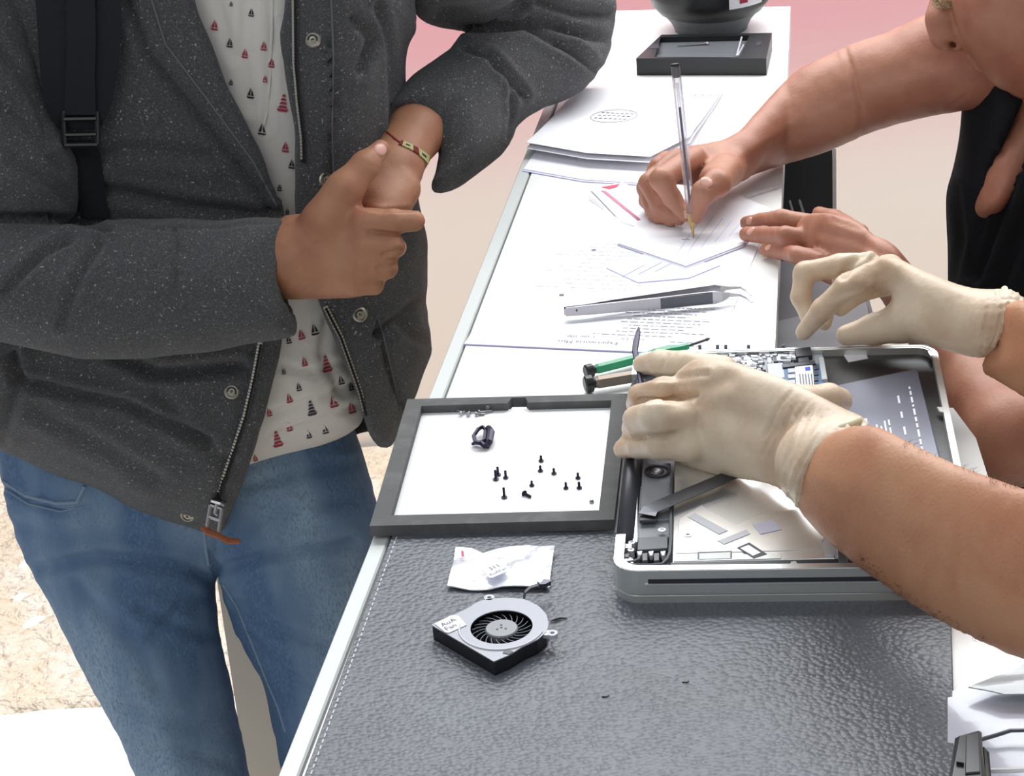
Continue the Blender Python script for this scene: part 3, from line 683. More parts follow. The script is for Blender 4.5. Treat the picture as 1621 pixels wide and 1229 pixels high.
MB().tube([T(x, y, zz) for x, y in [(1004, 900), (1012, 899), (1030, 898), (1048, 897), (1058, 894)]], .0008, m_chip, 8).build('aerial_cable', m_chip, lap)
MB().lathe(T(1001, 903, .003 + .018), (0, 0, 1), [(.0016, 0), (.0016, .005), (.0008, .0056)], m_steel, 12).build('lid_pin', m_steel, lap)
MB().lathe(T(991, 890, .003 + .0185), (0, 0, 1), [(.0048, 0), (.0048, .0012), (.003, .002), (.0004, .0022)], m_solder, 18).build('hinge_cap', m_solder, lap)
# keyboard underside, battery
LP('keyboard_back', [(1262, 551), (1470, 545), (1492, 640), (1515, 780), (1535, 893), (1345, 896), (1315, 700), (1290, 600)], .010, .0085, m_plastic)
bt = LP('battery', [(1312, 612), (1452, 583), (1490, 728), (1518, 888), (1348, 892)], .0145, .006, m_batt, .0012, label='grey battery with rows of white lettering')
def bp(u, v):                     # battery surface coordinates, u along its long side
    a = T(1312, 612, .0236).lerp(T(1452, 583, .0236), v); b = T(1348, 892, .0236).lerp(T(1518, 888, .0236), v); return a.lerp(b, u)
def bstrip(u0, u1, v0, v1, name='text_line', mat=m_battxt):
    q = [bp(u0, v0), bp(u1, v0), bp(u1, v1), bp(u0, v1)]; return MB().prism([p - Vector((0, 0, .0001)) for p in q], .0003, mat).build(name, mat, lap)
rr = random.Random(5)
for v in (.44, .485, .53, .575):
    u = .26 + rr.random() * .04
    while u < .78:
        w_ = .02 + rr.random() * .06; bstrip(u, min(u + w_, .8), v, v + .018); u += w_ + .012
for v, u0, u1 in ((.72, .14, .75), (.86, .10, .74)):
    u = u0
    while u < u1:
        w_ = .012 + rr.random() * .035; bstrip(u, u + w_, v, v + .022); u += w_ + (.012 if v > .8 else .05)
bstrip(.24, .50, .12, .36, 'white_panel', m_battxt)
for k in range(3): MB().tube([bp(.74 + .02 * k, .76), bp(.755 + .02 * k, .80), bp(.74 + .02 * k, .84)], .0006, m_battxt, 4).build('battery_mark', m_battxt, lap)
LP('black_side_strip', [(1462, 600), (1475, 597), (1520, 800), (1500, 805)], .0165, .001, m_chip)
LP('white_tag', [(1334, 560), (1369, 556), (1374, 567), (1343, 573)], .0185, .0006, m_paper, label='small white tag')
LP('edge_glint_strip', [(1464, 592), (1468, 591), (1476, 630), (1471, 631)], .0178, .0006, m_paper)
for y, x in ((560, 1480), (648, 1495)):
    LP('case_tab', [(x - 12, y - 4), (x + 3, y - 3), (x + 4, y + 5), (x - 8, y + 3)], .0222, .0016, m_alubri, .0003)
# logic board with its small parts
LP('logic_board', [(1040, 557), (1262, 550), (1300, 553), (1330, 700), (1120, 700), (1080, 640)], .019, .002, m_pcb, label='light grey circuit board')
ra = random.Random(11)
a0, a1, a2, a3 = T(1100, 558, .0245), T(1256, 553, .0245), T(1290, 610, .0245), T(1130, 620, .0245)
for i in range(400):
    u, v = ra.random(), ra.random() * .9
    if v > .25 + .75 * u: continue
    if u > .62 and v > .36: continue
    p = a0.lerp(a1, u).lerp(a3.lerp(a2, u), v); w_ = .0008 + ra.random() ** 2 * .0034; h_ = .0006 + ra.random() * .0012; d_ = .0007 + ra.random() * .0016
    mt = ra.choice([m_solder, m_solder, m_chip, m_ltgrey, m_ltgrey, m_dkmetal])
    if ra.random() < .5: w_, d_ = d_, w_
    MB().box(p - Vector((0, 0, .0005)), LU * w_, LW * d_, h_ + .0005, mt).build('board_component', mt, lap)
for x in (1108, 1136, 1149, 1185, 1240): MB().box(T(x, 553, .0225), LU * .0012, LW * .0006, .0035, m_midgrey).build('edge_clip', m_midgrey, lap)
LP('heat_shield', [(1214, 576), (1239, 574), (1243, 598), (1217, 600)], .0212, .0018, m_ltgrey, .0004)
LP('memory_socket', [(1238, 577), (1290, 571), (1292, 576), (1239, 582)], .0212, .003, m_chip, .0004)
LP('memory_module', [(1240, 582), (1300, 575), (1306, 622), (1246, 628)], .0212, .0018, m_pcbblue, label='blue memory module')
for k in range(5): LP('memory_chip', [(1288, 579 + 9 * k), (1295, 578 + 9 * k), (1296, 584 + 9 * k), (1289, 585 + 9 * k)], .0230, .0008, m_chip)
for k in range(4): LP('memory_chip', [(1247, 584 + 9 * k), (1258, 583 + 9 * k), (1259, 589 + 9 * k), (1248, 590 + 9 * k)], .0230, .0008, m_ltgrey)
LP('module_label', [(1258, 581), (1286, 578), (1290, 622), (1262, 624)], .0231, .0006, m_paper, label='white label with a blue square')
LP('label_square', [(1274, 581.5), (1282, 580.5), (1283, 586), (1275, 587)], .0237, .0002, m_blue)
for k in range(5): LP('label_line', [(1265 + 4.6 * k, 592), (1267 + 4.6 * k, 592), (1269 + 4.6 * k, 612 - 3 * (k % 2)), (1267 + 4.6 * k, 613 - 3 * (k % 2))], .0237, .0002, m_ink)
LP('socket_latch', [(1296, 566), (1304, 565), (1310, 600), (1301, 601)], .0212, .003, m_ltgrey, .0004)
LP('black_connector', [(1258, 552), (1283, 549), (1286, 562), (1260, 565)], .0212, .004, m_chip, .0005)
LP('black_connector', [(1262, 566), (1280, 564), (1282, 572), (1264, 574)], .0212, .003, m_chip, .0005)
# inner left wall of the case, in bright aluminium
LP('inner_left_wall', [(1003, 600), (1009, 600), (1009, 858), (1002, 858)], .012, .008, m_alubri)
# ------------------------------------------------------------------ papers
stk = empty('paper_stack', T(980, 200, 0), 'stack of white sheets with a round stamp, near edge curling up', 'paper')
sp = [(914, 140), (1144, 144), (1093, 232), (1030, 264), (930, 258), (834, 241)]
def stack_amp(lift):
    q0, q1 = T(834, 241), T(914, 140)
    def f(X, Y):
        t = np.clip(1 - (Y - q0.y) / (q1.y - q0.y), 0, 1.05); return lift * t ** 2.2
    return f
for i, (dx, dy, lf) in enumerate([(-7, 30, .0), (-5, 27, .0), (0, 6, .007)]):
    pp = [(x + dx + (2 if y < 200 else 0), y + (dy if y > 200 else dy * .25)) for x, y in sp]
    sheet('page', pp, .0004 + .0006 * i, m_bluepap if i == 0 else m_paper, stk, stack_amp(lf), .0004, 22)  # lowest page coloured bluish for the shade beneath the curl
top = sheet('page', sp, .004, m_paper, stk, stack_amp(.009), .0004, 26, label='top sheet with a round pale stamp')
B = MB(); c = T(972, 186, .0068); u = (T(1000, 188, .0068) - c); u = u.normalized() * .024; v = Vector((-u.y, u.x, 0))
def zst(p): q0, q1 = T(834, 241), T(914, 140); t = min(1.05, max(0, 1 - (p.y - q0.y) / (q1.y - q0.y))); return .004 + .0005 + .009 * t ** 2.2
def lift(p): return Vector((p.x, p.y, zst(p) + .0001))
B.tube([lift(c + u * math.cos(a) + v * math.sin(a)) for a in np.linspace(0, 2 * math.pi, 41)[:-1]], .00035, m_ink, 4, closed=True)
for j in (-.45, 0, .4):
    for i in range(7):
        x0 = -.75 + i * .22; q = [lift(c + u * xx + v * yy) for xx, yy in ((x0, j), (x0 + .14, j), (x0 + .14, j + .12), (x0, j + .12))]; B.prism(q, .0001, m_ink)
for i in range(6):
    q0 = lift(T(1098 + 6 * i, 150 + (i % 2) * 3, .006)); B.prism([q0, q0 + u * .12, q0 + u * .12 + v * .07, q0 + v * .07], .0001, m_ink)
B.build('stamp_print', M('pale_stamp_ink', (176, 178, 205), .8), stk)
# printed page, upside down to the viewer
pg = empty('printed_page', T(930, 480, 0), 'large printed white page under the tweezers, its heading upside down', 'paper')
q0, q1 = T(735, 546), T(1185, 566); du = (q1 - q0).normalized(); dv = Vector((-du.y, du.x, 0))
A0 = q0; Wp, Hp = .205, .285
def pgp(s, t, z=.0012): return A0 + du * s + dv * t + Vector((0, 0, z))
sh = [pgp(0, 0, 0), pgp(Wp, 0, 0), pgp(Wp, Hp, 0), pgp(0, Hp, 0)]
MB().prism(sh, .0009, m_paper).build('page_sheet', m_paper, pg)
MB().prism([pgp(-.0003, -.0012, 0), pgp(Wp, -.0018, 0), pgp(Wp, .0, 0), pgp(0, 0, 0)], .0012, M('page_shade_edge', (170, 166, 200), .8)).build('page_edge_shade', m_bluepap, pg, label='bluish strip of painted shade along the near page edge')  # shade at the page's near edge, put in as a bluish strip
m_faint = M('faint_print', (165, 164, 176), .8)
def tline(name, s0, s1, t, hgt, parent=pg, f=pgp, mat=m_faint):
    B = MB(); s = s0
    while s < s1:
        w_ = .0015 + rnd.random() * .006; B.prism([f(s, t), f(min(s + w_, s1), t), f(min(s + w_, s1), t + hgt), f(s, t + hgt)], .0001, mat); s += w_ + .0015
    return B.build(name, mat, parent)
for k in range(9): tline('text_line', .118 + .004 * (k % 3), .19 - .006 * ((k * 7) % 4), .036 + .0062 * k, .0011)
tline('text_line', .10, .165, .029, .001); tline('text_line', .165, .19, .0195, .001); tline('text_line', .17, .19, .0135, .001)
for k in range(12): tline('text_line', .03 + .01 * (k % 4), .12, .12 + .009 * k, .0008, mat=m_bluepap)
text('Experiencia Mto.', pgp(.099, .0125), -du, -dv, .0075, m_ink, pg, label='upside-down heading line')
text('Calle 100', pgp(.092, .023), -du, -dv, .006, m_ink, pg)
text('Tel. 1 4 8', pgp(.135, .022), -du, -dv, .005, m_ink, pg)
for x, y in ((889, 467), (940, 396)):
    MB().lathe(T(x, y, .0012), (0, 0, 1), [(.0022, 0), (.0022, .0002)], m_ink, 12).build('punch_dot', m_ink, pg)
# lower sheet and note being written on
u1 = empty('lined_sheet', T(1050, 430, 0), 'lined white sheet half hidden under the note being written', 'paper')
P('sheet_body', [(960, 424), (1030, 398), (1140, 420), (1090, 440), (1010, 447)], .0010, .0009, m_bluepap, u1)
for k in range(3): MB().tube([T(985 + 26 * k, 438 - 4 * k, .0021), T(1020 + 28 * k, 420 - 5 * k, .0021)], .0003, m_bluepap, 4).build('ruled_line', m_bluepap, u1)
nt_ = empty('note_slip', T(1100, 370, 0), 'white note slip under the writing hand, ruled with faint lines', 'paper')
P('slip_sheet', [(979, 385), (1086, 421), (1176, 387), (1222, 331), (1160, 305), (1040, 320)], .0022, .0008, m_paper, nt_)
P('slip_under', [(977, 387), (1086, 425), (1178, 390), (1222, 334), (1160, 308), (1040, 323)], .0012, .0009, M('lilac_grey_sheet', (188, 186, 205), .7), nt_)
for k in range(6):
    a, b = T(1065 + 22 * k, 410 - 9 * k, .0031), T(1130 + 14 * k - 15, 318 + 4 * k + 20, .0031)
    MB().prism([a, a + (b - a) * 1.0, b + Vector((.0007, 0, 0)), a + Vector((.0007, 0, 0))], .0001).build('ruled_line', m_bluepap, nt_)
MB().tube([T(1080, 379, .0032), T(1084, 380, .0032), T(1087, 378, .0032), T(1092, 380, .0032)], .00035, m_ink, 4).build('pen_mark', m_ink, nt_)
rp = empty('red_edged_leaflet', T(985, 330, 0), 'folded white leaflet with a red border left of the writing hand', 'leaflet')
P('leaflet_sheet', [(935, 300), (985, 288), (1060, 330), (1050, 372), (985, 352)], .0009, .0007, m_paper, rp)
P('red_border', [(951, 301), (960, 303), (1014, 347), (1010, 349)], .0017, .0004, M('dull_pink', (196, 120, 150), .7), rp); P('red_corner', [(952, 296), (981, 291), (976, 296), (965, 299)], .0017, .0004, m_pinkpap, rp)
P('leaflet_fold', [(931, 312), (934, 312), (957, 328), (956, 329)], .0017, .0003, m_ltgrey, rp)
cn = empty('clear_stick', T(1200, 305, 0), 'thin clear plastic stick lying between writing hand and counter edge', 'stick')
MB().tube([T(1180, 312, .002), T(1232, 296, .002)], .0016, m_clear, 8).build('stick', m_ltgrey, cn)

# ------------------------------------------------------------------ tweezers
tw = empty('tweezers', T(900, 495, .001), 'steel tweezers with curved tips lying on the printed page', 'tweezers')
def strip(name, pts, zlo, zhi, th, mat, **k):   # vertical strip along plan polyline
    vs = []; n = len(pts)
    for i, p in enumerate(pts):
        d = (pts[min(i + 1, n - 1)] - pts[max(i - 1, 0)]); d.z = 0; d.normalize(); w_ = Vector((-d.y, d.x, 0)) * th / 2
        for o, z in ((-1, zlo[i]), (1, zlo[i]), (1, zhi[i]), (-1, zhi[i])): vs.append(Vector((p.x, p.y, z)) + w_ * o)
    fs = [[4 * i + k, 4 * i + (k + 1) % 4, 4 * i + 4 + (k + 1) % 4, 4 * i + 4 + k] for i in range(n - 1) for k in range(4)] + [[3, 2, 1, 0], [4 * n - 4 + k for k in range(4)]]
    return obj(name, vs, fs, mat, tw, **k)
def armpts(px, zb=.009): return [T(x, y, zb) for x, y in px]
za = .009
nearp = armpts([(893, 494), (896, 494), (930, 491), (1000, 484), (1045, 480), (1100, 474), (1132, 471), (1143, 470), (1155, 466.5), (1172, 467), (1183, 472), (1191, 479)])
hw = [.002, .0036, .0042, .0046, .0050, .0053, .0055, .0040, .0018, .0011, .0008, .0004]
strip('arm', nearp, [za - h for h in hw], [za + h for h in hw], .0016, m_steel, label='near arm with a ridged grip')
farp = armpts([(893, 492), (930, 488.5), (970, 482), (1050, 471), (1100, 464), (1130, 460), (1140, 459), (1150, 456), (1172, 455), (1182, 460), (1189, 468)])
hw2 = [.0036, .0042, .0044, .0048, .0050, .0052, .0038, .0016, .0010, .0008, .0004]
strip('arm', farp, [za - h for h in hw2], [za + h for h in hw2], .0016, m_steel, label='far arm')
g = armpts([(1046, 480.5), (1128, 472)]); strip('grip', g, [za - .0046] * 2, [za + .0048] * 2, .0022, m_dkmetal)
for x in (903, 913): MB().lathe(T(x, 493, za) + Vector((0, -.0006, .0008)), (0, -1, .1), [(.0008, 0), (.0008, .0004)], m_dkmetal, 8).build('rivet', m_dkmetal, tw)

# ------------------------------------------------------------------ two precision screwdrivers
def driver(label, cap_px, end_px, tip_px, r, mbody, z, clear=None):
    a, b = T(*cap_px, z), T(*end_px, z); ax = (b - a).normalized(); L_ = (b - a).length
    root = empty('screwdriver', a, label, 'screwdriver', 'precision screwdrivers beside the laptop')
    MB().lathe(a, ax, [(r * .8, 0), (r * 1.05, .001), (r * 1.05, .006), (r * .7, .0075), (r * .6, .009)], m_plastic, 20).build('swivel_cap', m_plastic, root, smooth=False, label='black swivel cap')
    MB().lathe(a, ax, [(r * .62, .008), (r * .8, .011), (r * .8, L_ * .62), (r * .95, L_ * .68), (r * .95, L_ * .82), (r * .6, L_ * .9), (r * .55, L_)], mbody, 8).build('handle', mbody, root)
    t = T(*tip_px, z); MB().lathe(b, (t - b).normalized(), [(.0011, -.002), (.0011, (t - b).length * .8), (.0015, (t - b).length * .86), (.0004, (t - b).length)], m_chip, 10).build('blade', m_screw, root)
driver('green handled precision screwdriver with a black cap lying behind the gloved hand', (926, 589), (1089, 548), (1124, 536), .0052, m_green, .006)
driver('brownish silver precision screwdriver with a black cap, nearer of the two', (925, 609), (1050, 588), (1085, 582), .0064, M('bronze_metal', (140, 128, 118), .35, .7), .0075)
tl = empty('pry_tool', W(1010, 520, dep(1010, 520, .05)), 'thin dark pry tool held upright under the gloved fingertips', 'tool')
tpz = [(1011, 518, .052, .0006), (1010, 527, .052, .0019), (1007, 541, .051, .0024), (1005, 556, .050, .0022), (1014, 600, .046, .0020), (1027, 660, .042, .0028), (1038, 690, .040, .0028)]
MB().tube([T(x, y, z) for x, y, z, r in tpz], [r for *_, r in tpz], m_screw, 8, flat=.45).build('blade', M('purple_black', (52, 40, 66), .4), tl)

# ------------------------------------------------------------------ ballpoint pen in the writing hand
pt = T(1098, 377, .0028); ptop = W(1069, 103, 1.862)
pen = empty('ballpoint_pen', pt, 'clear ballpoint pen with dark ink held upright by the writing hand', 'pen')
ax = (ptop - pt); L_ = ax.length; ax.normalize()
MB().lathe(pt, ax, [(.0034, .020), (.0041, .026), (.0041, L_ - .006), (.0040, L_)], m_clear, 6).build('barrel', m_clear, pen, label='clear six-sided barrel')
MB().lathe(pt, ax, [(.0004, 0), (.0011, .004), (.0016, .009), (.0033, .014), (.0034, .022)], M('brass_tip', (190, 160, 110), .35, .8), 12).build('tip', M('brass', (190, 160, 110), .35, .8), pen)
MB().lathe(pt, ax, [(.0012, .01), (.0012, L_ * .76)], m_inktube, 8).build('ink_tube', m_inktube, pen)
MB().lathe(pt, ax, [(.0013, L_ * .76), (.0013, L_ * .90)], m_clear, 8).build('empty_tube', m_ltgrey, pen)
MB().lathe(pt, ax, [(.0030, L_ - .011), (.0032, L_ - .002), (.0042, L_ - .001), (.0042, L_ + .001), (.002, L_ + .0016)], m_plastic, 12).build('end_plug', m_plastic, pen)

# ------------------------------------------------------------------ black box and device at the far end
kb = empty('black_tool_box', T(1110, 100, 0), 'flat open black box with small bits in it at the far end of the counter', 'box')
hb = .019
top_o = [(1007, 92.5), (1213, 92.5), (1222, 52), (1047, 55)]; top_i = [(1036, 90), (1171, 90.5), (1186, 56), (1046, 59)]
to = [q - Vector((0, 0, hb)) for q in tp(top_o, hb)]; ti = [q - Vector((0, 0, hb)) for q in tp(top_i, hb)]
MB().ring(to, ti, hb, m_plastic).build('box_wall', m_plastic, kb); MB().prism(ti, .013, m_midgrey).build('clear_insert', M('smoky_insert', (58, 61, 66), .15, .0, coat=.5), kb, label='smoky plastic insert')
P('finger_notch', [(1026, 74), (1042, 68), (1044, 76), (1030, 77)], hb, .0003, m_chip, kb); P('finger_notch', [(1196, 68), (1204, 65), (1205, 70), (1197, 73)], hb, .0003, m_chip, kb)
MB().tube([T(1072, 72, .0145), T(1118, 69, .0145)], [.0008, .0012], m_steel, 6).lathe(T(1116, 69, .0145), T(1121, 69, .0145) - T(1116, 69, .0145), [(.0012, 0), (.002, .002), (.002, .004)], m_steel, 8).build('bit', m_steel, kb, label='thin steel bit')
MB().tube([T(1174, 59, .0195), T(1166, 89, .0195)], .0010, m_ltgrey, 6).tube([T(1177, 71, .0192), T(1168, 88, .0192)], .0008, m_ltgrey, 6).build('bit_rod', m_ltgrey, kb)
dv_ = empty('black_dome_device', T(1132, 45, 0), 'large round black device on a smoky stand behind the black box', 'device')
bc = W(1131, 42, dep(1131, 42, .012)); bc.y += .035; bc.z = 0
mm = FPX / 2.42; Rr = 90 / mm
MB().lathe(bc, (0, 0, 1), [(.042, 0), (.043, .004), (.047, .012), (.056, .022), (.062, .028), (.05, .03)], m_midgrey, 40).build('stand', M('smoky_stand', (120, 124, 130), .2), dv_, smooth=False, label='smoky grey stand')
MB().lathe(bc, (0, 0, 1), [(.030, .014), (.046, .017), (.060, .024), (.068, .034), (.070, .046), (.070, .12), (.064, .14), (.03, .15)], m_plastic, 48).build('dome', m_plastic, dv_, smooth=True, label='rounded black body')
th0, th1 = -1.38, -0.72
vs = []
for a in np.linspace(th0, th1, 8):
    for z in (.040, .075): vs.append(bc + Vector((math.cos(a) * .0708, math.sin(a) * .0708, z)))
obj('white_label', vs, [[2 * i, 2 * i + 2, 2 * i + 3, 2 * i + 1] for i in range(7)], m_paper, dv_, label='white label with red print')
vs = []
for a in np.linspace(-1.2, -1.05, 4):
    for z in (.045, .052): vs.append(bc + Vector((math.cos(a) * .0712, math.sin(a) * .0712, z)))
obj('label_mark', vs, [[2 * i, 2 * i + 2, 2 * i + 3, 2 * i + 1] for i in range(3)], m_red, dv_)

# ------------------------------------------------------------------ side worktop, bottom right
sb = empty('plastic_bags', T(1570, 1130, 0), 'heap of flat clear plastic bags on the side worktop right of the mat', 'bag')
sheet('bag_film', [(1500, 1102), (1533, 1095), (1660, 1080), (1700, 1500), (1500, 1500)], 0, M('grey_film', (196, 199, 212), .2, coat=.4), sb, .003, .0008, 24, 8)
sheet('bag_film', [(1533, 1097), (1575, 1078), (1600, 1073), (1625, 1056), (1690, 1040), (1680, 1110), (1590, 1112)], .006, M('clear_grey_film', (160, 168, 172), .2, coat=.4), sb, .006, .0008, 24, 9)
MB().tube([T(1540, 1175, .006), T(1575, 1165, .008), T(1600, 1157, .009), T(1640, 1156, .009), T(1700, 1160, .008)], .0012, m_dkmetal, 6).build('bag_seam', m_dkmetal, sb)
MB().tube([T(1560, 1221, .006), T(1600, 1220, .007), T(1700, 1216, .008)], .0015, m_white, 6).build('bag_fold', m_white, sb)
ad = empty('power_adapter', T(1540, 1260, -.002), 'black plastic power adapter standing against the right edge of the mat', 'adapter')
zz = .034
A_ = [(1512, 1162), (1554, 1153), (1561, 1233), (1500, 1240)]
P('adapter_body', A_, -.002, zz, M('adapter_plastic', (38, 41, 45), .3), ad, .003)
P('adapter_face', [(1529, 1164), (1549, 1161), (1552, 1222), (1528, 1224)], -.002 + zz, .0012, M('adapter_face', (58, 62, 66), .3), ad, .0006)
P('adapter_side', [(1556, 1180), (1566, 1188), (1572, 1260), (1559, 1260)], -.002, .028, m_plastic, ad, .0015)
P('prong', [(1514, 1198), (1526, 1202), (1526, 1208), (1514, 1206)], -.002 + zz, .002, m_plastic, ad)
# ================================================================== PERSON A: man in the wool jacket
def dA(x, y):                                 # depth of his upright body plane
    return 2.20 + .00026 * (y - 400) + 0 * x
pa = empty('person', (-.25, 2.15, -1), 'person in a charcoal wool jacket, sailboat-print shirt and jeans leaning an elbow on the counter', 'person')
# jeans ------------------------------------------------------------
legL = [(-6, 560), (0, 700), (12, 760), (30, 860), (78, 950), (128, 1050), (172, 1130), (222, 1235), (262, 1330), (300, 1480), (315, 1690), (400, 1700), (418, 1500), (410, 1330), (394, 1235), (372, 1130), (366, 1085), (358, 1056), (347, 1008), (341, 958), (339, 900), (400, 880), (400, 560)]
legR = [(300, 560), (300, 850), (347, 905), (357, 948), (375, 1003), (404, 1056), (421, 1090), (434, 1160), (448, 1235), (470, 1330), (490, 1500), (500, 1690), (590, 1690), (600, 1500), (606, 1330), (612, 1229), (622, 1100), (622, 980), (606, 870), (592, 805), (575, 740), (556, 690), (540, 640), (535, 560)]
seatp = [(-5, 600), (0, 690), (12, 760), (40, 850), (150, 900), (290, 896), (344, 888), (400, 890), (520, 880), (606, 860), (592, 805), (575, 740), (556, 690), (540, 600)]
dJ = lambda x, y: 2.33 + .00022 * (y - 700) + 0 * x
cr = [([(0, 770), (60, 800), (110, 812), (140, 800)], 5, .004), ([(60, 900), (160, 880), (300, 900), (340, 925)], 9, .006), ([(345, 840), (338, 880), (344, 915)], 5, .006), ([(350, 900), (430, 880), (560, 860)], 8, .005),
      ([(360, 860), (450, 810), (560, 790)], 9, .004), ([(390, 770), (470, 750), (560, 735)], 8, .004), ([(345, 940), (290, 960), (240, 1010)], 10, .005), ([(355, 1010), (300, 1000), (220, 960)], 8, .004),
      ([(120, 930), (210, 1010), (250, 1100)], 12, .004), ([(375, 960), (440, 1000), (520, 1020)], 9, .005), ([(390, 1010), (450, 1070), (540, 1100)], 9, .004), ([(200, 1120), (300, 1150), (370, 1120)], 12, .004), ([(230, 1200), (300, 1190), (385, 1215)], 10, .004), ([(20, 830), (100, 850), (220, 845)], 10, .003)]
def dispJ(px, py, P_, fr):
    o = .0018 * wav(P_, 26, 3) + .0012 * wav(P_ * np.array([1, 2.2, 1]), 60, 4)
    for l, w, d in cr: o = o + crease(px, py, l, w, d) * fr
    return o
jeans = body('jeans', [poly(legL, dJ, .085, .085, .02), poly(legR, dJ, .08, .085, .003), poly(seatp, dJ, .10, .105, .02)], .0055, m_denim, pa, dispJ, label='faded blue denim jeans')
def on_surface(o, px, py, off=.0):            # first hit of the camera ray with an object, in world space
    r = Vector(ray(px, py)).normalized(); w = Vector(o['_o']); ok, loc, nrm, _ = o.ray_cast(Vector(_O) - w, r)
    return (loc + w - r * off, nrm) if ok else (None, None)
bpy.context.view_layer.update()
def drape(name, o, pts, r, mat, parent, off=.0005, flat=1.0, step=6, n=6, **k):
    P3 = []
    for i in range(len(pts) - 1):
        (x0, y0), (x1, y1) = pts[i], pts[i + 1]; m = max(1, int(math.hypot(x1 - x0, y1 - y0) / step))
        for j in range(m + (i == len(pts) - 2)):
            t = j / m; l, nn = on_surface(o, x0 + (x1 - x0) * t, y0 + (y1 - y0) * t, off)
            if l is not None: P3.append(l)
    if len(P3) < 2: return None
    return MB().tube(P3, r, mat, n, flat).build(name, mat, parent, **k)
drape('pocket_seam', jeans, [(5, 762), (40, 785), (90, 797), (122, 795), (134, 770)], .0022, m_seam, jeans); drape('pocket_seam', jeans, [(8, 775), (45, 798), (95, 810), (130, 803)], .0010, m_seam, jeans)
drape('fly_seam', jeans, [(322, 830), (326, 870), (330, 895)], .0018, m_seam, jeans); drape('inner_seam', jeans, [(352, 925), (375, 960), (395, 1010), (415, 1060), (440, 1120), (452, 1160)], .0014, m_seam, jeans)
for s, x in ((0, 360), (1, 545)):
    q = W(x, 1695, float(dJ(x, 1695))); q.z = -1
    MB().tube([q + Vector((0, .06, .045)), q + Vector((0, 0, .05)), q + Vector((.0, -.08, .04)), q + Vector((0, -.16, .035)), q + Vector((0, -.19, .03))], [.035, .045, .045, .042, .025], M('shoe_leather', (70, 60, 55), .6), 14, .75).build('shoe', m_strap, pa)
# shirt ------------------------------------------------------------
shp = [(120, -380), (290, -440), (380, -440), (560, -360), (575, -90), (580, 300), (590, 560), (584, 664), (524, 706), (472, 730), (400, 756), (330, 768), (250, 750), (160, 300), (120, -90)]
dS = lambda x, y: dA(x, y) + .02
folds = [([(425, -20), (432, 60), (428, 130), (420, 210)], 4, .005), ([(395, -20), (385, 100), (395, 170)], 9, .004), ([(340, -10), (370, 90)], 8, .003), ([(440, 580), (500, 590), (560, 570)], 7, .003), ([(420, 660), (480, 640), (560, 610)], 7, .004), ([(430, 690), (500, 670), (570, 640)], 5, .003), ([(520, 500), (510, 560), (540, 620)], 7, .003)]
def dispS(px, py, P_, fr):
    o = .0015 * wav(P_, 30, 9)
    for l, w, d in folds: o = o + crease(px, py, l, w, d) * fr
    return o
shirt = body('shirt', [poly(shp, dS, .075, .130, .01, 1)], .005, m_shirt, pa, dispS, label='white shirt printed with red and navy sailboats')
bpy.context.view_layer.update()
drape('placket', shirt, [(432, -5), (430, 60), (428, 110), (424, 170), (414, 215)], .0012, m_shirt, shirt)
# sailboat print: small flat marks lying on the cloth
boats = [(340, 40, 1, 0), (398, 20, .8, 1), (364, 68, .9, 1), (388, 85, .9, 0), (418, 73, .9, 0), (430, 100, .9, 0), (397, 148, 1, 1), (420, 125, .7, 0), (448, 165, 1.5, 0), (415, 205, 1.1, 1), (452, 233, 1.0, 0), (462, 260, .9, 1), (366, 130, .6, 1), (443, 297, .7, 1), (366, 6, .5, 1), (455, 335, .6, 1),
         (477, 530, 1.0, 0), (498, 522, 1.1, 1), (457, 538, .8, 1), (482, 573, .9, 0), (517, 578, 1.4, 0), (540, 602, .9, 1), (473, 613, .8, 1), (458, 631, .9, 0), (493, 648, 1.3, 1), (528, 636, 1.2, 0), (557, 646, 1.1, 0), (426, 653, .8, 0), (458, 676, .9, 0), (489, 688, .8, 1), (515, 680, .9, 1), (439, 697, 1.4, 0), (404, 725, .7, 0), (449, 588, .6, 1), (556, 612, .8, 1)]
B = MB(); rb_ = random.Random(2)
for x, y, s, c in boats:
    mt = m_navy if c else m_red; s *= 8; tilt = -.12 if y < 400 else .22
    shapes = [[(-.1, -1.2), (-.75, .45), (-.1, .45)], [(.1, -.9), (.1, .45), (.7, .45)], [(-.9, .65), (.9, .65), (.6, 1.0), (-.6, 1.0)]]
    if s > 10: shapes = [[(-.12 - .1 * k, -1.3 + .5 * k), (.15 + .1 * k, -1.3 + .5 * k), (.3 + .14 * k, -.98 + .5 * k), (-.3 - .14 * k, -.98 + .5 * k)] for k in range(4)] + [shapes[2]]
    for sh_ in shapes:
        vs = []
        for u, v in sh_:
            X, Y = x + s * (u * math.cos(tilt) + v * math.sin(tilt)) * .9, y + s * (-u * math.sin(tilt) + v * math.cos(tilt))
            l, nn = on_surface(shirt, X, Y, .0015)
            if l is not None: vs.append(l)
        if len(vs) >= 3: B.add(vs, [list(range(len(vs)))], mt)
B.build('sailboat_print', m_red, shirt, kind='stuff', label='red and navy sailboat print')
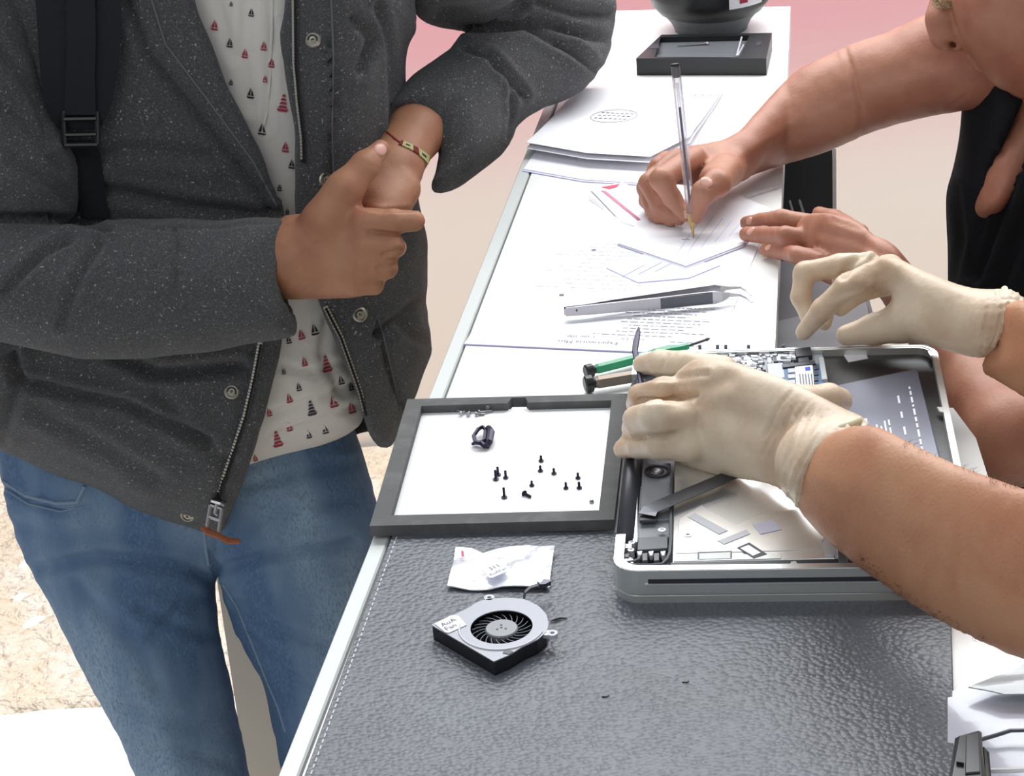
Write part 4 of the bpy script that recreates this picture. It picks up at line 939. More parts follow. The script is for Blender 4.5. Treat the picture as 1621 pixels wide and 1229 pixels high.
# jacket -----------------------------------------------------------
hull = [(-140, -90), (-130, -300), (-40, -390), (120, -430), (250, -450), (400, -450), (520, -420), (640, -350), (690, -240), (680, -90), (655, 0), (664, 38), (646, 62), (640, 120), (655, 240), (662, 318), (672, 354), (678, 407), (672, 488), (685, 552), (668, 600), (640, 668), (620, 706), (606, 710), (560, 700), (500, 760), (400, 845), (330, 845), (309, 835), (244, 820), (163, 773), (110, 757), (41, 728), (0, 706), (-60, 690), (-160, 640)]
opening = [(250, -470), (262, -300), (283, -100), (306, 0), (342, 85), (368, 150), (408, 225), (432, 293), (448, 342), (450, 530), (424, 640), (400, 717), (378, 778), (352, 838), (346, 900), (640, 900), (606, 716), (583, 684), (574, 640), (545, 570), (508, 480), (480, 400), (470, 345), (467, 228), (465, 195), (456, 140), (444, 60), (452, 30), (455, 0), (455, -100), (445, -300), (430, -470)]
crj = [([(200, 0), (235, 90), (300, 170), (380, 270), (430, 340)], 8, .008), ([(20, 565), (30, 600), (110, 620), (200, 640), (330, 700)], 7, .006), ([(180, 560), (250, 590), (380, 580)], 9, .006), ([(0, 700), (30, 610), (20, 560)], 9, .006), ([(400, 560), (380, 660), (345, 790)], 5, .003),
       ([(520, 60), (526, 150), (524, 300), (530, 330)], 4, .006), ([(600, 10), (620, 90), (622, 200)], 6, .006), ([(596, 510), (615, 580), (636, 640)], 4, .005), ([(680, 470), (640, 500), (600, 530)], 9, .008), ([(672, 540), (640, 520)], 9, .006), ([(560, 30), (590, 60), (570, 110)], 8, .006), ([(150, 300), (300, 330), (430, 345)], 10, .006), ([(130, 250), (200, 240), (330, 250)], 12, .003),
       ([(350, 0), (410, 110), (470, 250)], 5, .0), ([(250, 620), (300, 680), (370, 740)], 11, .003), ([(60, 650), (150, 700), (250, 760)], 12, .003)]
def dispK(px, py, P_, fr):
    o = .003 * wav(P_, 22, 21) + .0015 * wav(P_, 60, 22)
    for l, w, d in crj: o = o + crease(px, py, l, w, d * 1.4) * fr
    return o
dK = lambda x, y: dA(x, y) + .01
jacket = body('jacket', [poly(hull, dK, .075, .155, .02), cutpoly(opening, 1.7, 2.36, .006)], .0055, m_wool, pa, dispK, label='charcoal heather wool jacket, unzipped')
# stitched front bands, zip and studs
bpy.context.view_layer.update()
def zipper(pts, nm):
    P3 = []
    for i in range(len(pts) - 1):
        (x0, y0), (x1, y1) = pts[i], pts[i + 1]; m = max(1, int(math.hypot(x1 - x0, y1 - y0) / 5))
        for j in range(m): 
            t = j / m; l, nn = on_surface(jacket, x0 + (x1 - x0) * t, y0 + (y1 - y0) * t, .001)
            if l is not None: P3.append(l)
    tape = MB().tube(P3, .0042, m_strap, 6, .3).build('zip_tape', m_strap, jacket)
    B = MB()
    for i in range(len(P3) - 1):
        t = (P3[i + 1] - P3[i]).normalized(); s = t.cross(Vector(_F)).normalized(); B.box(P3[i] - Vector(_F) * .0012, s * .0024, t * .0008, .0012, m_brass)
    B.build(nm, m_brass, jacket, kind='stuff', label='row of dull metal zip teeth')
zipper([(412, 545), (402, 600), (388, 660), (368, 720), (350, 770), (344, 790)], 'zip_teeth')
zipper([(466, -5), (467, 100), (472, 160), (479, 220), (480, 262)], 'zip_teeth'); zipper([(516, 488), (540, 535), (556, 580), (570, 620), (580, 660)], 'zip_teeth')
for pts in ([(524, -5), (528, 90), (526, 200), (530, 330)], [(598, 500), (614, 560), (634, 650)], [(240, 0), (262, 70), (330, 160), (400, 255), (440, 330)]): drape('stitch_ridge', jacket, pts, .0011, M('wool_ridge', (98, 99, 104), .95), jacket)
for x, y in ((495, 63), (516, 285), (570, 498), (367, 620), (297, 817)):
    l, nn = on_surface(jacket, x, y, 0)
    if l is None: continue
    n_ = (nn * .5 - Vector(_F) * .6).normalized()
    MB().lathe(l - n_ * .001, n_, [(.0075, 0), (.0075, .002), (.0062, .003), (.0052, .0026), (.005, .001), (.0035, .001), (.0032, .0024), (.0016, .0026), (.0012, .001)], m_brass, 22).build('snap_stud', m_brass, jacket, smooth=False, label='ringed metal snap stud')
l, nn = on_surface(jacket, 342, 800, .004)
if l is None: l = W(342, 800, 2.13)
dq = (l - Vector(_O)).dot(Vector(_F))
def zp(x, y, k=0): return W(x, y, dq - .006 - k)
MB().tube([zp(335, 792), zp(350, 796), zp(356, 800)], [.004, .005, .004], m_steel, 8, .6).tube([zp(344, 794), zp(340, 812), zp(345, 816)], .0025, m_steel, 8).build('zip_slider', m_steel, jacket)
B = MB()
for a, b in (((333, 800), (327, 836)), ((351, 806), (345, 848)), ((327, 836), (332, 846)), ((332, 846), (345, 848)), ((333, 800), (351, 806)), ((330, 818), (348, 824))): B.tube([zp(*a), zp(*b)], .0020, m_steel, 6)
B.build('pull_tab', m_steel, jacket)
MB().tube([zp(322, 834), zp(330, 843, .003), zp(345, 848, .004), zp(362, 857), zp(380, 857)], [.004, .005, .004, .0045, .0035], m_brown, 8, .45).build('leather_tag', m_brown, jacket, label='tan leather zip tag')
# plum lining edges inside the opening
MB().tube([W(449, -20, 2.115), W(442, 40, 2.11), W(447, 85, 2.11), (W(456, 140, 2.11)), W(463, 200, 2.115)], .007, m_lining, 8, .5).build('lining_edge', m_lining, jacket)
# near sleeve: upper arm at the frame's left edge, forearm across the belly
def dispSl(px, py, P_, fr):
    o = .003 * wav(P_, 24, 31) + .0014 * wav(P_, 70, 33)
    for l, w, d in ([(0, 345), (60, 345), (130, 350), (170, 365)], 7, .010), ([(8, 462), (70, 400), (110, 380)], 7, .007), ([(100, 510), (120, 450), (160, 385)], 7, .006), ([(278, 360), (282, 400), (278, 450)], 4, .004), ([(0, 170), (40, 190), (100, 270)], 7, .006), ([(0, 80), (50, 140), (80, 220)], 8, .006), ([(175, 352), (250, 365), (440, 352)], 3, .002), ([(20, 250), (90, 300), (120, 335)], 9, .005):
        o = o + crease(px, py, l, w, d) * fr
    return o
sl1 = body('sleeve', [cap((-60, -330, 1.99, 95), (-60, -60, 2.01, 105), .03), poly([(-160, -90), (40, -60), (66, 60), (72, 150), (100, 210), (126, 250), (128, 300), (120, 345), (60, 380), (-60, 420), (-160, 420)], [(0, 0, 2.0), (0, 400, 2.03)], .06, .065, .02),
                      poly([(-170, 330), (0, 345), (90, 358), (180, 350), (300, 350), (448, 344), (458, 352), (468, 440), (473, 525), (462, 536), (330, 556), (200, 570), (110, 566), (0, 540), (-100, 510), (-170, 470)], [(0, 440, 2.0), (460, 440, 1.99)], .062, .062, .01, 1),
                      cutpoly([(462, 330), (478, 560), (560, 560), (560, 330)], 1.5, 2.4, .004, 0), subcap((470, 440, 1.99, 62), (438, 440, 1.99, 58))], .0045, m_wool, jacket, dispSl)
# far sleeve: elbow on the counter
def zfor(px, py, z): return dep(px, py, z)
def dispS2(px, py, P_, fr):
    o = .003 * wav(P_, 26, 41) + .0014 * wav(P_, 70, 43)
    for l, w, d in ([(735, 75), (775, 88), (812, 128), (830, 150)], 6, .008), ([(740, 45), (830, 40), (900, 75), (945, 110)], 7, .010), ([(835, 30), (900, 50), (960, 62)], 7, .007), ([(808, 130), (812, 180), (805, 220)], 4, .004), ([(850, 0), (910, 20), (965, 22)], 7, .007), ([(700, 20), (760, 12), (830, 0)], 8, .006), ([(690, 200), (720, 150), (780, 110)], 9, .003):
        o = o + crease(px, py, l, w, d) * fr
    return o
sl2 = body('sleeve', [cap((620, -300, 2.02, 95), (760, -80, 2.12, 95), .03), poly([(640, -90), (960, -90), (976, 0), (972, 50), (958, 100), (930, 132), (870, 120), (800, 70), (745, 48), (700, 42), (664, 36), (640, 0)], [(700, 0, 2.16), (930, 60, zfor(930, 60, .06))], .065, .065, .02),
                      poly([(590, 190), (604, 172), (640, 130), (700, 90), (740, 52), (800, 20), (900, 20), (966, 60), (962, 92), (935, 132), (880, 160), (822, 194), (812, 225), (788, 252), (742, 284), (702, 308), (678, 302), (692, 262), (690, 236), (655, 190), (620, 182)], [(920, 80, zfor(920, 80, .056)), (680, 220, 2.11)], .052, .056, .012, 1),
                      subcap((640, 235, 2.09, 50), (672, 215, 2.11, 40), .004)], .0042, m_wool, jacket, dispS2)
# hands and far wrist ----------------------------------------------
nh = [(440, 340), (482, 342), (505, 318), (530, 300), (560, 315), (585, 335), (606, 352), (630, 372), (636, 392), (628, 415), (612, 446), (592, 466), (540, 474), (465, 472), (440, 470)]
dh = [(450, 400, 1.99), (620, 400, 1.965)]
def dispH(px, py, P_, fr):
    o = .0003 * wav(P_, 180, 51)
    for l, w, d in ([(548, 472), (560, 440), (556, 405)], 5, .0), ([(636, 395), (606, 402)], 3, .0022), ([(632, 418), (598, 424)], 3, .0020), ([(610, 448), (580, 448)], 3, .0014), ([(572, 326), (600, 334), (655, 332)], 3, .002), ([(655, 358), (640, 352)], 3, .0008), ([(585, 367), (630, 371)], 3, .0022), ([(585, 262), (598, 266)], 2.5, .0007):
        o = o + crease(px, py, l, w, d) * fr
    return o
bodyA = [grp([poly(nh, dh, .028, .026, .004), cap((400, 410, 1.99, 56), (470, 408, 1.985, 60), .01),
              grp(chain([(510, 352, 1.965, 36), (545, 300, 1.96, 29), (578, 262, 1.965, 22), (603, 236, 1.975, 15)], .006), .008),
              grp(chain([(575, 352, 1.955, 24), (622, 351, 1.95, 19.5), (656, 350, 1.955, 17)], .004), .004),
              grp(chain([(580, 388, 1.955, 24), (622, 390, 1.952, 18), (628, 392, 1.99, 16)], .004), .003),
              grp(chain([(575, 420, 1.957, 23), (612, 424, 1.957, 17), (612, 424, 2.0, 15)], .004), .003),
              grp(chain([(560, 450, 1.962, 20), (592, 452, 1.965, 14), (590, 450, 2.0, 14)], .004), .003)], .002),
         grp(chain([(720, 170, 2.16, 44), (655, 210, 2.09, 44), (622, 270, 2.04, 43), (598, 330, 2.01, 42), (560, 370, 2.0, 40)], .01) + [cap((640, 300, 2.02, 26), (600, 350, 1.99, 30), .01)], .002)]
handsA = body('body', bodyA, .0026, m_skinA, pa, dispH, label='tan hands, one gripping the other wrist')
bpy.context.view_layer.update()
def nail(o, x, y, a, rx, ry, mat=m_nail):
    l, nn = on_surface(o, x, y, 0)
    if l is None: return
    n_ = nn.normalized(); u = Vector(_R) * math.cos(a) + Vector(_D) * math.sin(a); u = (u - n_ * u.dot(n_)).normalized(); w_ = n_.cross(u); vs = []; R_ = 12
    for r, h in ((1, -.0004), (.96, .0004), (.6, .0008)):
        for k in range(R_):
            t = 2 * math.pi * k / R_; vs.append(l + u * rx * r * math.cos(t) + w_ * ry * r * math.sin(t) + n_ * (h - .0006 * abs(math.sin(t)) * r))
    vs.append(l + n_ * .0008); fs = [[i * R_ + k, i * R_ + (k + 1) % R_, (i + 1) * R_ + (k + 1) % R_, (i + 1) * R_ + k] for i in (0, 1) for k in range(R_)] + [[2 * R_ + k, 2 * R_ + (k + 1) % R_, 3 * R_] for k in range(R_)]
    obj('fingernail', vs, fs, mat, o, smooth=True)
nail(handsA, 602, 236, -.9, .0075, .0062)
# braided bracelet around the far wrist
bra = []
for x, y in [(587, 196), (600, 204), (612, 209), (625, 220), (633, 226)]:
    l, nn = on_surface(handsA, x, y, .0006)
    if l is not None: bra.append(l)
if len(bra) > 1: MB().tube(bra, .0013, m_redth, 6).build('bracelet_cord', m_redth, pa, label='thin dark red cord end of the bracelet')
B = MB(); pts = []
for i in range(25):
    t = i / 24; l, nn = on_surface(handsA, 633 + 54 * t, 226 + 36 * t - 5 * math.sin(math.pi * t), .0008)
    if l is not None: pts.append((l, nn, t))
for i in range(len(pts) - 1):
    (l0, n0, t), (l1, n1, _) = pts[i], pts[i + 1]; d = (l1 - l0); s = d.cross(n0).normalized() * .0042; c = (t * 2.2) % 1
    w_ = m_yellow if .15 < c < .8 else m_redth
    for k in range(3):
        mt = w_
        if k == 1 and .33 < c < .62: mt = m_navy
        a0 = -1 + 2 * k / 3; B.prism([l0 + s * a0, l1 + s * a0, l1 + s * (a0 + .6), l0 + s * (a0 + .6)], n0 * .0011, mt)
B.build('braided_bracelet', m_yellow, pa, label='braided yellow, red and black bracelet')
# neck, head and hair, above the picture
hA = 1.93
body('head', [cap((340, -400, 1.99, 84), (340, -520, 1.95, 82), .02), cap((340, -700, hA, 138), (345, -620, hA - .01, 112), .03), cap((350, -560, hA - .03, 70), (355, -530, hA - .04, 55), .03),
    cap((352, -660, hA - .085, 14), (356, -615, hA - .105, 19), .01), cap((330, -570, hA - .075, 9), (380, -570, hA - .075, 9), .006), cap((212, -650, hA + .01, 26), (214, -610, hA, 18), .01), cap((478, -650, hA + .01, 26), (476, -610, hA, 18), .01)], .005, m_skinA, handsA)
for x in (318, 384): MB().lathe(W(x, -664, hA - .066), Vector(_F) * -1, [(.0001, -.004), (.011, 0), (.009, .004), (.0001, .006)], M('eye_white', (235, 232, 226), .2), 16).lathe(W(x, -664, hA - .0715), Vector(_F) * -1, [(.0045, 0), (.004, .0012)], m_lining, 12).build('eye', m_white, handsA, smooth=True)
body('hair', [cap((340, -730, hA + .02, 150), (340, -680, hA + .04, 140), .03)], .006, M('dark_brown_hair', (52, 40, 34), .7), pa)
# backpack strap over the jacket
bpk = empty('backpack', W(120, 100, 2.05), 'black backpack strap with a ladder buckle over the jacket shoulder', 'backpack')
def ribbon(name, rows, th, mat, parent, off=.004, **k):
    vs = []; nn_ = 0; nacross = 9
    for (xa, ya, xb, yb) in rows:
        row = []
        for i in range(nacross):
            t = i / (nacross - 1); x, y = xa + (xb - xa) * t, ya + (yb - ya) * t; best = None
            for o in (jacket, sl1):
                l, n0 = on_surface(o, x, y, 0)
                if l is not None:
                    q = (l - Vector(_O)).dot(Vector(_F))
                    if best is None or q < best: best = q
            row.append(best or 2.05)
        m_ = sorted(row)[2] ; vs.append([(xa + (xb - xa) * i / (nacross - 1), ya + (yb - ya) * i / (nacross - 1), .5 * m_ + .5 * min(row[i], m_ + .01)) for i in range(nacross)])
    A = [W(x, y, d - off - th) for r in vs for x, y, d in r]; B_ = [W(x, y, d + .002) for r in vs for x, y, d in r]; n = len(A); R_ = len(rows); fs = []
    for j in range(R_ - 1):
        for i in range(nacross - 1):
            a = j * nacross + i; fs += [[a, a + nacross, a + nacross + 1, a + 1], [n + a, n + a + 1, n + a + nacross + 1, n + a + nacross]]
        for e in (0, nacross - 1):
            a = j * nacross + e; f = [a, n + a, n + a + nacross, a + nacross]; fs.append(f if e == 0 else f[::-1])
    for i in range(nacross - 1): fs += [[i, i + 1, n + i + 1, n + i]]; a = (R_ - 1) * nacross + i; fs += [[a, n + a, n + a + 1, a + 1]]
    return obj(name, A + B_, fs, mat, parent, smooth=False, **k)
ribbon('shoulder_strap', [(52, -30, 196, -30), (56, 0, 192, 0), (60, 60, 192, 60), (64, 120, 186, 120), (70, 160, 178, 160), (84, 190, 166, 190), (98, 206, 156, 206)], .012, m_strap, bpk, label='wide padded black shoulder strap')
ribbon('webbing', [(104, -10, 150, -10), (106, 60, 152, 60), (104, 120, 150, 120), (102, 182, 152, 182)], .016, m_strap, bpk)
ribbon('lower_webbing', [(104, 222, 152, 222), (120, 250, 160, 250), (124, 300, 166, 300), (130, 345, 172, 345)], .004, m_strap, bpk)
qd = None
l, nn = on_surface(jacket, 128, 205, 0); l2, _ = on_surface(sl1, 128, 205, 0)
ds = [(q - Vector(_O)).dot(Vector(_F)) for q in (l, l2) if q is not None]; dq2 = (min(ds) if ds else 2.05) - .022
B = MB(); bw = .0028
cs = [(100, 178), (154, 177), (155, 229), (103, 230)]
for i in range(4): B.tube([W(*cs[i], dq2), W(*cs[(i + 1) % 4], dq2)], bw, m_plastic, 8)
B.tube([W(102, 188, dq2), W(153, 187, dq2)], .0045, m_plastic, 8, .6).tube([W(104, 213, dq2), W(153, 212, dq2)], .0038, m_plastic, 8, .6)
B.build('ladder_buckle', M('buckle_plastic', (52, 53, 58), .4), bpk, label='black plastic ladder buckle')

# ================================================================== PERSON B: writer at the right
pb_ = empty('person', (.55, 1.95, -1), 'person in a black T-shirt bending over the counter, writing with a pen', 'person')
Z = zc
upper = [(1120, 232), (1140, 238), (1165, 214), (1200, 174), (1240, 130), (1268, 104), (1320, 84), (1347, 70), (1400, 54), (1470, 20), (1540, -20), (1640, -60), (1700, 60), (1640, 170), (1532, 172), (1440, 190), (1370, 212), (1340, 228), (1290, 248), (1235, 262), (1168, 286), (1130, 292)]
dfb = lambda x, y: np.interp(x, [1110, 1165, 1240, 1360, 1540, 1700], [dep(1110, 262, .034), dep(1165, 250, .032), 2.03, 2.0, 1.96, 1.93])
hdB = 1.86
def dispB(px, py, P_, fr):
    o = .0004 * wav(P_, 150, 61) + .0008 * wav(P_, 40, 62)
    for l, w, d in ([(1336, 70), (1350, 120), (1364, 170), (1362, 230)], 4, .0018), ([(1350, 110), (1362, 160)], 12, .001), ([(1090, 258), (1082, 300)], 3, .0), ([(1300, 366), (1350, 378), (1390, 400)], 6, .0012), ([(1295, 390), (1345, 404)], 6, .0012), ([(1318, 348), (1360, 362)], 5, .001), ([(1036, 262), (1028, 290)], 3, .001), ([(1500, 172), (1530, 150)], 2.5, .0006), ([(1495, 190), (1532, 170)], 2.5, .0006), ([(1116, 292), (1132, 300)], 2.5, .0007):
        o = o + crease(px, py, l, w, d) * fr
    return o
armB = [poly(upper, dfb, .036, .040, .008),
    cap(Z(1165, 252, .033, 34), Z(1105, 262, .036, 30), .01), cap(Z(1105, 262, .036, 28), Z(1048, 270, .034, 24), .01), cap(Z(1150, 268, .034, 30), Z(1130, 285, .04, 24), .008),
    grp([*chain([Z(1100, 250, .050, 19), Z(1046, 284, .052, 17.5), Z(1064, 314, .032, 15), Z(1084, 342, .018, 11)], .003),
         *chain([Z(1072, 250, .046, 19), Z(1024, 290, .040, 16), Z(1046, 330, .022, 14), Z(1078, 350, .012, 10)], .003)][:3] + [], .006),
    grp(chain([Z(1072, 252, .046, 18), Z(1026, 290, .036, 15), Z(1044, 326, .020, 13.5), Z(1076, 348, .011, 10)], .003), .003),
    grp(chain([Z(1055, 255, .038, 17), Z(1022, 298, .026, 13.5), Z(1034, 334, .012, 12.5), Z(1062, 350, .008, 10)], .003), .0025),
    grp(chain([Z(1050, 268, .026, 16), Z(1024, 318, .014, 12), Z(1042, 346, .007, 10.5)], .003), .0025),
    grp(chain([Z(1152, 268, .040, 24), Z(1136, 290, .046, 22), Z(1114, 304, .043, 18.5), Z(1104, 328, .028, 14.5), Z(1101, 346, .019, 10)], .004), .004)]
handB2 = [poly([(1268, 340), (1300, 334), (1335, 342), (1368, 356), (1398, 388), (1430, 420), (1420, 470), (1380, 470), (1320, 455), (1290, 430), (1262, 405), (1255, 370)], lambda x, y: np.interp(x, [1250, 1320, 1430], [dep(1255, 370, .022), dep(1320, 385, .035), dep(1430, 420, .04)]), .018, .016, .006),
    grp(chain([Z(1285, 356, .026, 17), Z(1237, 345, .030, 13.5), Z(1205, 350, .016, 12.5), Z(1182, 353, .011, 11)], .003), .003),
    grp(chain([Z(1290, 380, .024, 18), Z(1243, 372, .030, 14), Z(1210, 372, .016, 13.5), Z(1182, 371, .011, 12)], .003), .002),
    grp(chain([Z(1300, 415, .020, 20), Z(1262, 404, .022, 15), Z(1236, 398, .012, 13.5), Z(1212, 396, .008, 11.5)], .003), .003),
    grp(chain([Z(1330, 440, .018, 17), Z(1296, 430, .014, 13), Z(1272, 428, .002, 11)], .003), .003),
    grp(chain([Z(1360, 370, .03, 17), Z(1322, 345, .02, 13), Z(1296, 338, .012, 11)], .003), .004),
    *chain([(1398, 418, dep(1398, 418, .035), 33), (1455, 495, 1.80, 40), (1520, 575, 1.74, 52), (1610, 690, 1.66, 76), (1760, 520, 1.92, 80)], .012)]
headB = [grp([cap((1665, -60, hdB + .02, 150), (1660, 20, hdB, 118), .03), poly([(1505, -90), (1504, -20), (1507, 12), (1515, 40), (1531, 68), (1552, 93), (1568, 114), (1574, 124), (1586, 136), (1604, 142), (1622, 152), (1660, 150), (1760, 60), (1760, -90)], [(1600, 20, hdB + .005)], .05, .07, .02)], .01),
    grp([cap((1500, -30, hdB + .028, 24), (1492, 30, hdB + .024, 23), .01), cap((1492, 30, hdB + .024, 23), (1497, 54, hdB + .024, 25), .01), cap((1516, 62, hdB + .024, 18), (1530, 62, hdB + .03, 18), .008)], .0015),
    grp([cap((1538, 88, hdB + .026, 9), (1548, 98, hdB + .026, 8), .004), cap((1549, 104, hdB + .026, 8), (1562, 108, hdB + .026, 8), .002)], .0015),
    subcap((1501, 72, hdB + .006, 7), (1512, 70, hdB + .026, 6), .001),
    cap((1660, 90, hdB + .05, 70), (1700, 230, hdB + .12, 85), .02), cap((1640, -60, hdB - .02, 18), (1660, -90, hdB - .02, 18), .01)]
chestB = [poly([(1665, 70), (1590, 185), (1546, 272), (1534, 350), (1582, 348), (1622, 292), (1655, 240), (1760, 130)], [(1600, 300, 1.965)], .02, .045, .02)]
skB = body('body', [grp(armB, .006), grp(handB2, .002), grp(headB, .01), grp(chestB, .02)], .0027, m_skinB, pb_, dispB, label='fair skin of face, bare arms and both hands')
bpy.context.view_layer.update()
nail(skB, 1118, 288, .5, .006, .0055); nail(skB, 1186, 349, 3.1, .004, .0035); nail(skB, 1188, 365, 3.1, .0045, .0035); nail(skB, 1216, 391, 3.2, .004, .003); nail(skB, 1086, 340, 1.2, .004, .003)
hr = MB()
rh = random.Random(4)
for i in range(60):
    x, y = 1474 + rh.random() * 40, -8 + rh.random() * 14; d = hdB + .004 + rh.random() * .006; hr.tube([W(x, y, d), W(x + 6, y + 4 + rh.random() * 4, d - .002), W(x + 16, y + 6 + rh.random() * 6, d)], .0005, m_hair, 4)
hr.build('eyebrow', m_hair, pb_, kind='stuff', label='sandy eyebrow hair')
body('hair', [cap((1680, -110, hdB + .03, 160), (1700, -60, hdB + .05, 150), .03)], .006, m_hair, pb_)
tsh = [(1530, 95), (1527, 180), (1514, 262), (1500, 302), (1500, 345), (1507, 400), (1506, 480), (1512, 560), (1530, 640), (1548, 690), (1562, 760), (1570, 900), (1900, 950), (1950, 60), (1760, 20), (1640, 60), (1600, 40), (1560, 60)]
vneck = [(1650, 90), (1602, 196), (1567, 270), (1552, 338), (1572, 326), (1606, 282), (1640, 232), (1730, 130)]
def dispT(px, py, P_, fr):
    o = .002 * wav(P_, 30, 71)
    for l, w, d in ([(1620, 250), (1580, 340), (1545, 440)], 7, .008), ([(1630, 330), (1600, 400), (1575, 470)], 9, .006), ([(1510, 300), (1520, 380), (1512, 440)], 8, .005), ([(1560, 340), (1530, 440)], 6, .005):
        o = o + crease(px, py, l, w, d) * fr
    return o
body('t_shirt', [poly(tsh, [(1550, 100, 1.97), (1550, 800, 2.09)], .08, .10, .02), cutpoly(vneck, 1.5, 2.03, .002, 0)], .005, m_black, pb_, dispT, label='black V-neck T-shirt')
body('trousers', [cap((1720, 900, 2.15, 150), (1640, 1350, 2.05, 110), .03), cap((1820, 900, 2.2, 150), (1850, 1350, 2.1, 110), .03)], .012, m_black, pb_)

# ================================================================== PERSON C: technician, gloved arms
pc = empty('person', (.75, 1.2, -1), 'person with bare forearms and cream latex gloves working inside the laptop', 'person')
fo1 = [(1240, 740), (1300, 690), (1375, 667), (1420, 688), (1480, 722), (1560, 752), (1640, 778), (1760, 800), (1980, 820), (2050, 1000), (1980, 1200), (1760, 1120), (1640, 1056), (1580, 1032), (1510, 998), (1440, 958), (1350, 892), (1300, 848), (1262, 806)]
zf = lambda x, y: np.interp(x, [1250, 1400, 1640, 1900], [dep(1300, 740, .066), dep(1400, 800, .075), dep(1620, 900, .10), dep(1620, 900, .13)])
def dispC(px, py, P_, fr): return .0012 * wav(P_, 22, 81) + .0003 * wav(P_, 160, 82)
fo2 = [(1580, 484), (1612, 474), (1700, 478), (1960, 560), (1960, 900), (1800, 740), (1680, 665), (1621, 628), (1580, 604), (1552, 590), (1556, 572), (1574, 545)]
zf2 = lambda x, y: np.interp(x, [1560, 1700, 1900], [dep(1590, 520, .058), dep(1700, 560, .066), dep(1900, 700, .075)])
skC = body('body', [grp([poly(fo1, zf, .046, .040, .01)], .01), grp([poly(fo2, zf2, .045, .034, .01)], .01),
                    grp([cap((1960, 980, 1.16, 150), (2350, 500, 1.35, 190), .03), cap((1930, 800, 1.6, 150), (2350, 500, 1.62, 160), .03), cap((2400, 420, 1.5, 260), (2420, 1100, 1.62, 300), .04)], .03)], .0048, m_skinC, pc, dispC, label='warm-toned bare forearms')
body('t_shirt', [cap((2230, 600, 1.35, 225), (2400, 420, 1.42, 260), .04), cap((2250, 600, 1.62, 200), (2400, 420, 1.55, 260), .04), cap((2400, 420, 1.5, 300), (2420, 1250, 1.65, 340), .04)], .012, m_black, pc)
# near glove -------------------------------------------------------
def wr(px, py, c, ang, per, amp, lo, hi):     # latex wrinkles around the wrist
    u = (px - c[0]) * math.cos(ang) + (py - c[1]) * math.sin(ang); v = -(px - c[0]) * math.sin(ang) + (py - c[1]) * math.cos(ang)
    w = np.clip((u - lo) / (.45 * (hi - lo)), 0, 1) * (u < hi + 20)
    ph = u / per * 6.283 + 2.6 * np.sin(v / 45 + 1) + .8 * np.sin(v / 19 + u / 31); return amp * w * (2.0 * (1 - np.abs(np.sin(ph / 2))) ** 2.2 - .4) * (.6 + .4 * np.sin(v / 33 + u / 17))
def dispG1(px, py, P_, fr):
    o = .0007 * wav(P_, 55, 91) + wr(px, py, (1290, 720), .40, 13, .0019, -100, 60) * fr * np.clip((py - 612 - (px - 1180) * .22) / 14, 0, 1) * np.clip((px - 1165) / 20, 0, 1)
    for l, w, d in ([(1120, 592), (1060, 600), (1010, 598)], 4, .002), ([(1100, 625), (1060, 634), (1010, 634)], 4, .003), ([(1066, 688), (1040, 692), (990, 694)], 4, .003), ([(1048, 582), (1056, 560)], 2.5, .0010), ([(1150, 600), (1110, 618), (1070, 632)], 12, .0018), ([(1110, 640), (1160, 660), (1230, 680)], 14, .0010), ([(1210, 690), (1235, 640), (1262, 610)], 3, .0012):
        o = o + crease(px, py, l, w, d) * fr
    return o
palm1 = [(1098, 566), (1130, 566), (1165, 574), (1215, 590), (1262, 607), (1320, 640), (1380, 668), (1345, 740), (1262, 806), (1250, 782), (1225, 768), (1190, 762), (1130, 752), (1080, 736), (1046, 716), (1050, 680), (1050, 640), (1062, 600)]
zp1 = lambda x, y: dep(1, 1, 0) * 0 + np.interp(x, [1040, 1150, 1300, 1400], [dep(1050, 660, .045), dep(1150, 660, .062), dep(1300, 720, .066), dep(1380, 740, .07)])
glove1 = body('glove', [poly(palm1, zp1, .026, .024, .008),
    grp(chain([Z(1145, 588, .062, 24), Z(1085, 577, .064, 22), Z(1045, 575, .058, 21), Z(1017, 577, .050, 16)], .003), .004),
    grp(chain([Z(1110, 620, .064, 24), Z(1050, 618, .070, 21), Z(1012, 626, .060, 18), Z(1006, 640, .040, 16)], .003), .003),
    grp(chain([Z(1100, 662, .060, 26), Z(1040, 660, .070, 27), Z(1006, 664, .058, 20), Z(1000, 678, .038, 17)], .003), .003),
    grp(chain([Z(1090, 708, .046, 24), Z(1040, 709, .047, 18.5), Z(1010, 709, .040, 17), Z(986, 711, .030, 16)], .003), .009),
    grp(chain([Z(1215, 630, .058, 28), Z(1275, 636, .055, 26), Z(1312, 630, .052, 24), Z(1328, 634, .042, 22)], .003), .006),
    cap(Z(1300, 735, .066, 74), Z(1318, 742, .067, 82), .01)], .0024, m_glove, pc, dispG1, label='cream latex glove on the hand over the laptop, wrist wrinkled')
def rim(name, o_pts, r, mat, parent): return MB().tube([W(x, y, d) for x, y, d in o_pts], r, mat, 8).build(name, mat, parent)
def band(name, o, pts, r, mat, parent, off=.0):
    P3 = []
    for x, y in pts:
        l, nn = on_surface(o, x, y, .0018)
        if l is not None: P3.append(l)
    for _ in range(3): P3 = [P3[0]] + [(P3[i - 1] + P3[i] * 2 + P3[i + 1]) / 4 for i in range(1, len(P3) - 1)] + [P3[-1]]
    return MB().tube(P3, r, mat, 10).build(name, mat, parent, smooth=True) if len(P3) > 1 else None
bpy.context.view_layer.update()
band('rolled_cuff', glove1, [(x, y) for x, y in chaikin([(1378, 668), (1362, 665), (1330, 668), (1296, 685), (1270, 715), (1257, 750), (1258, 780), (1264, 800)], 0)][:], .0026, m_gloveband, glove1)
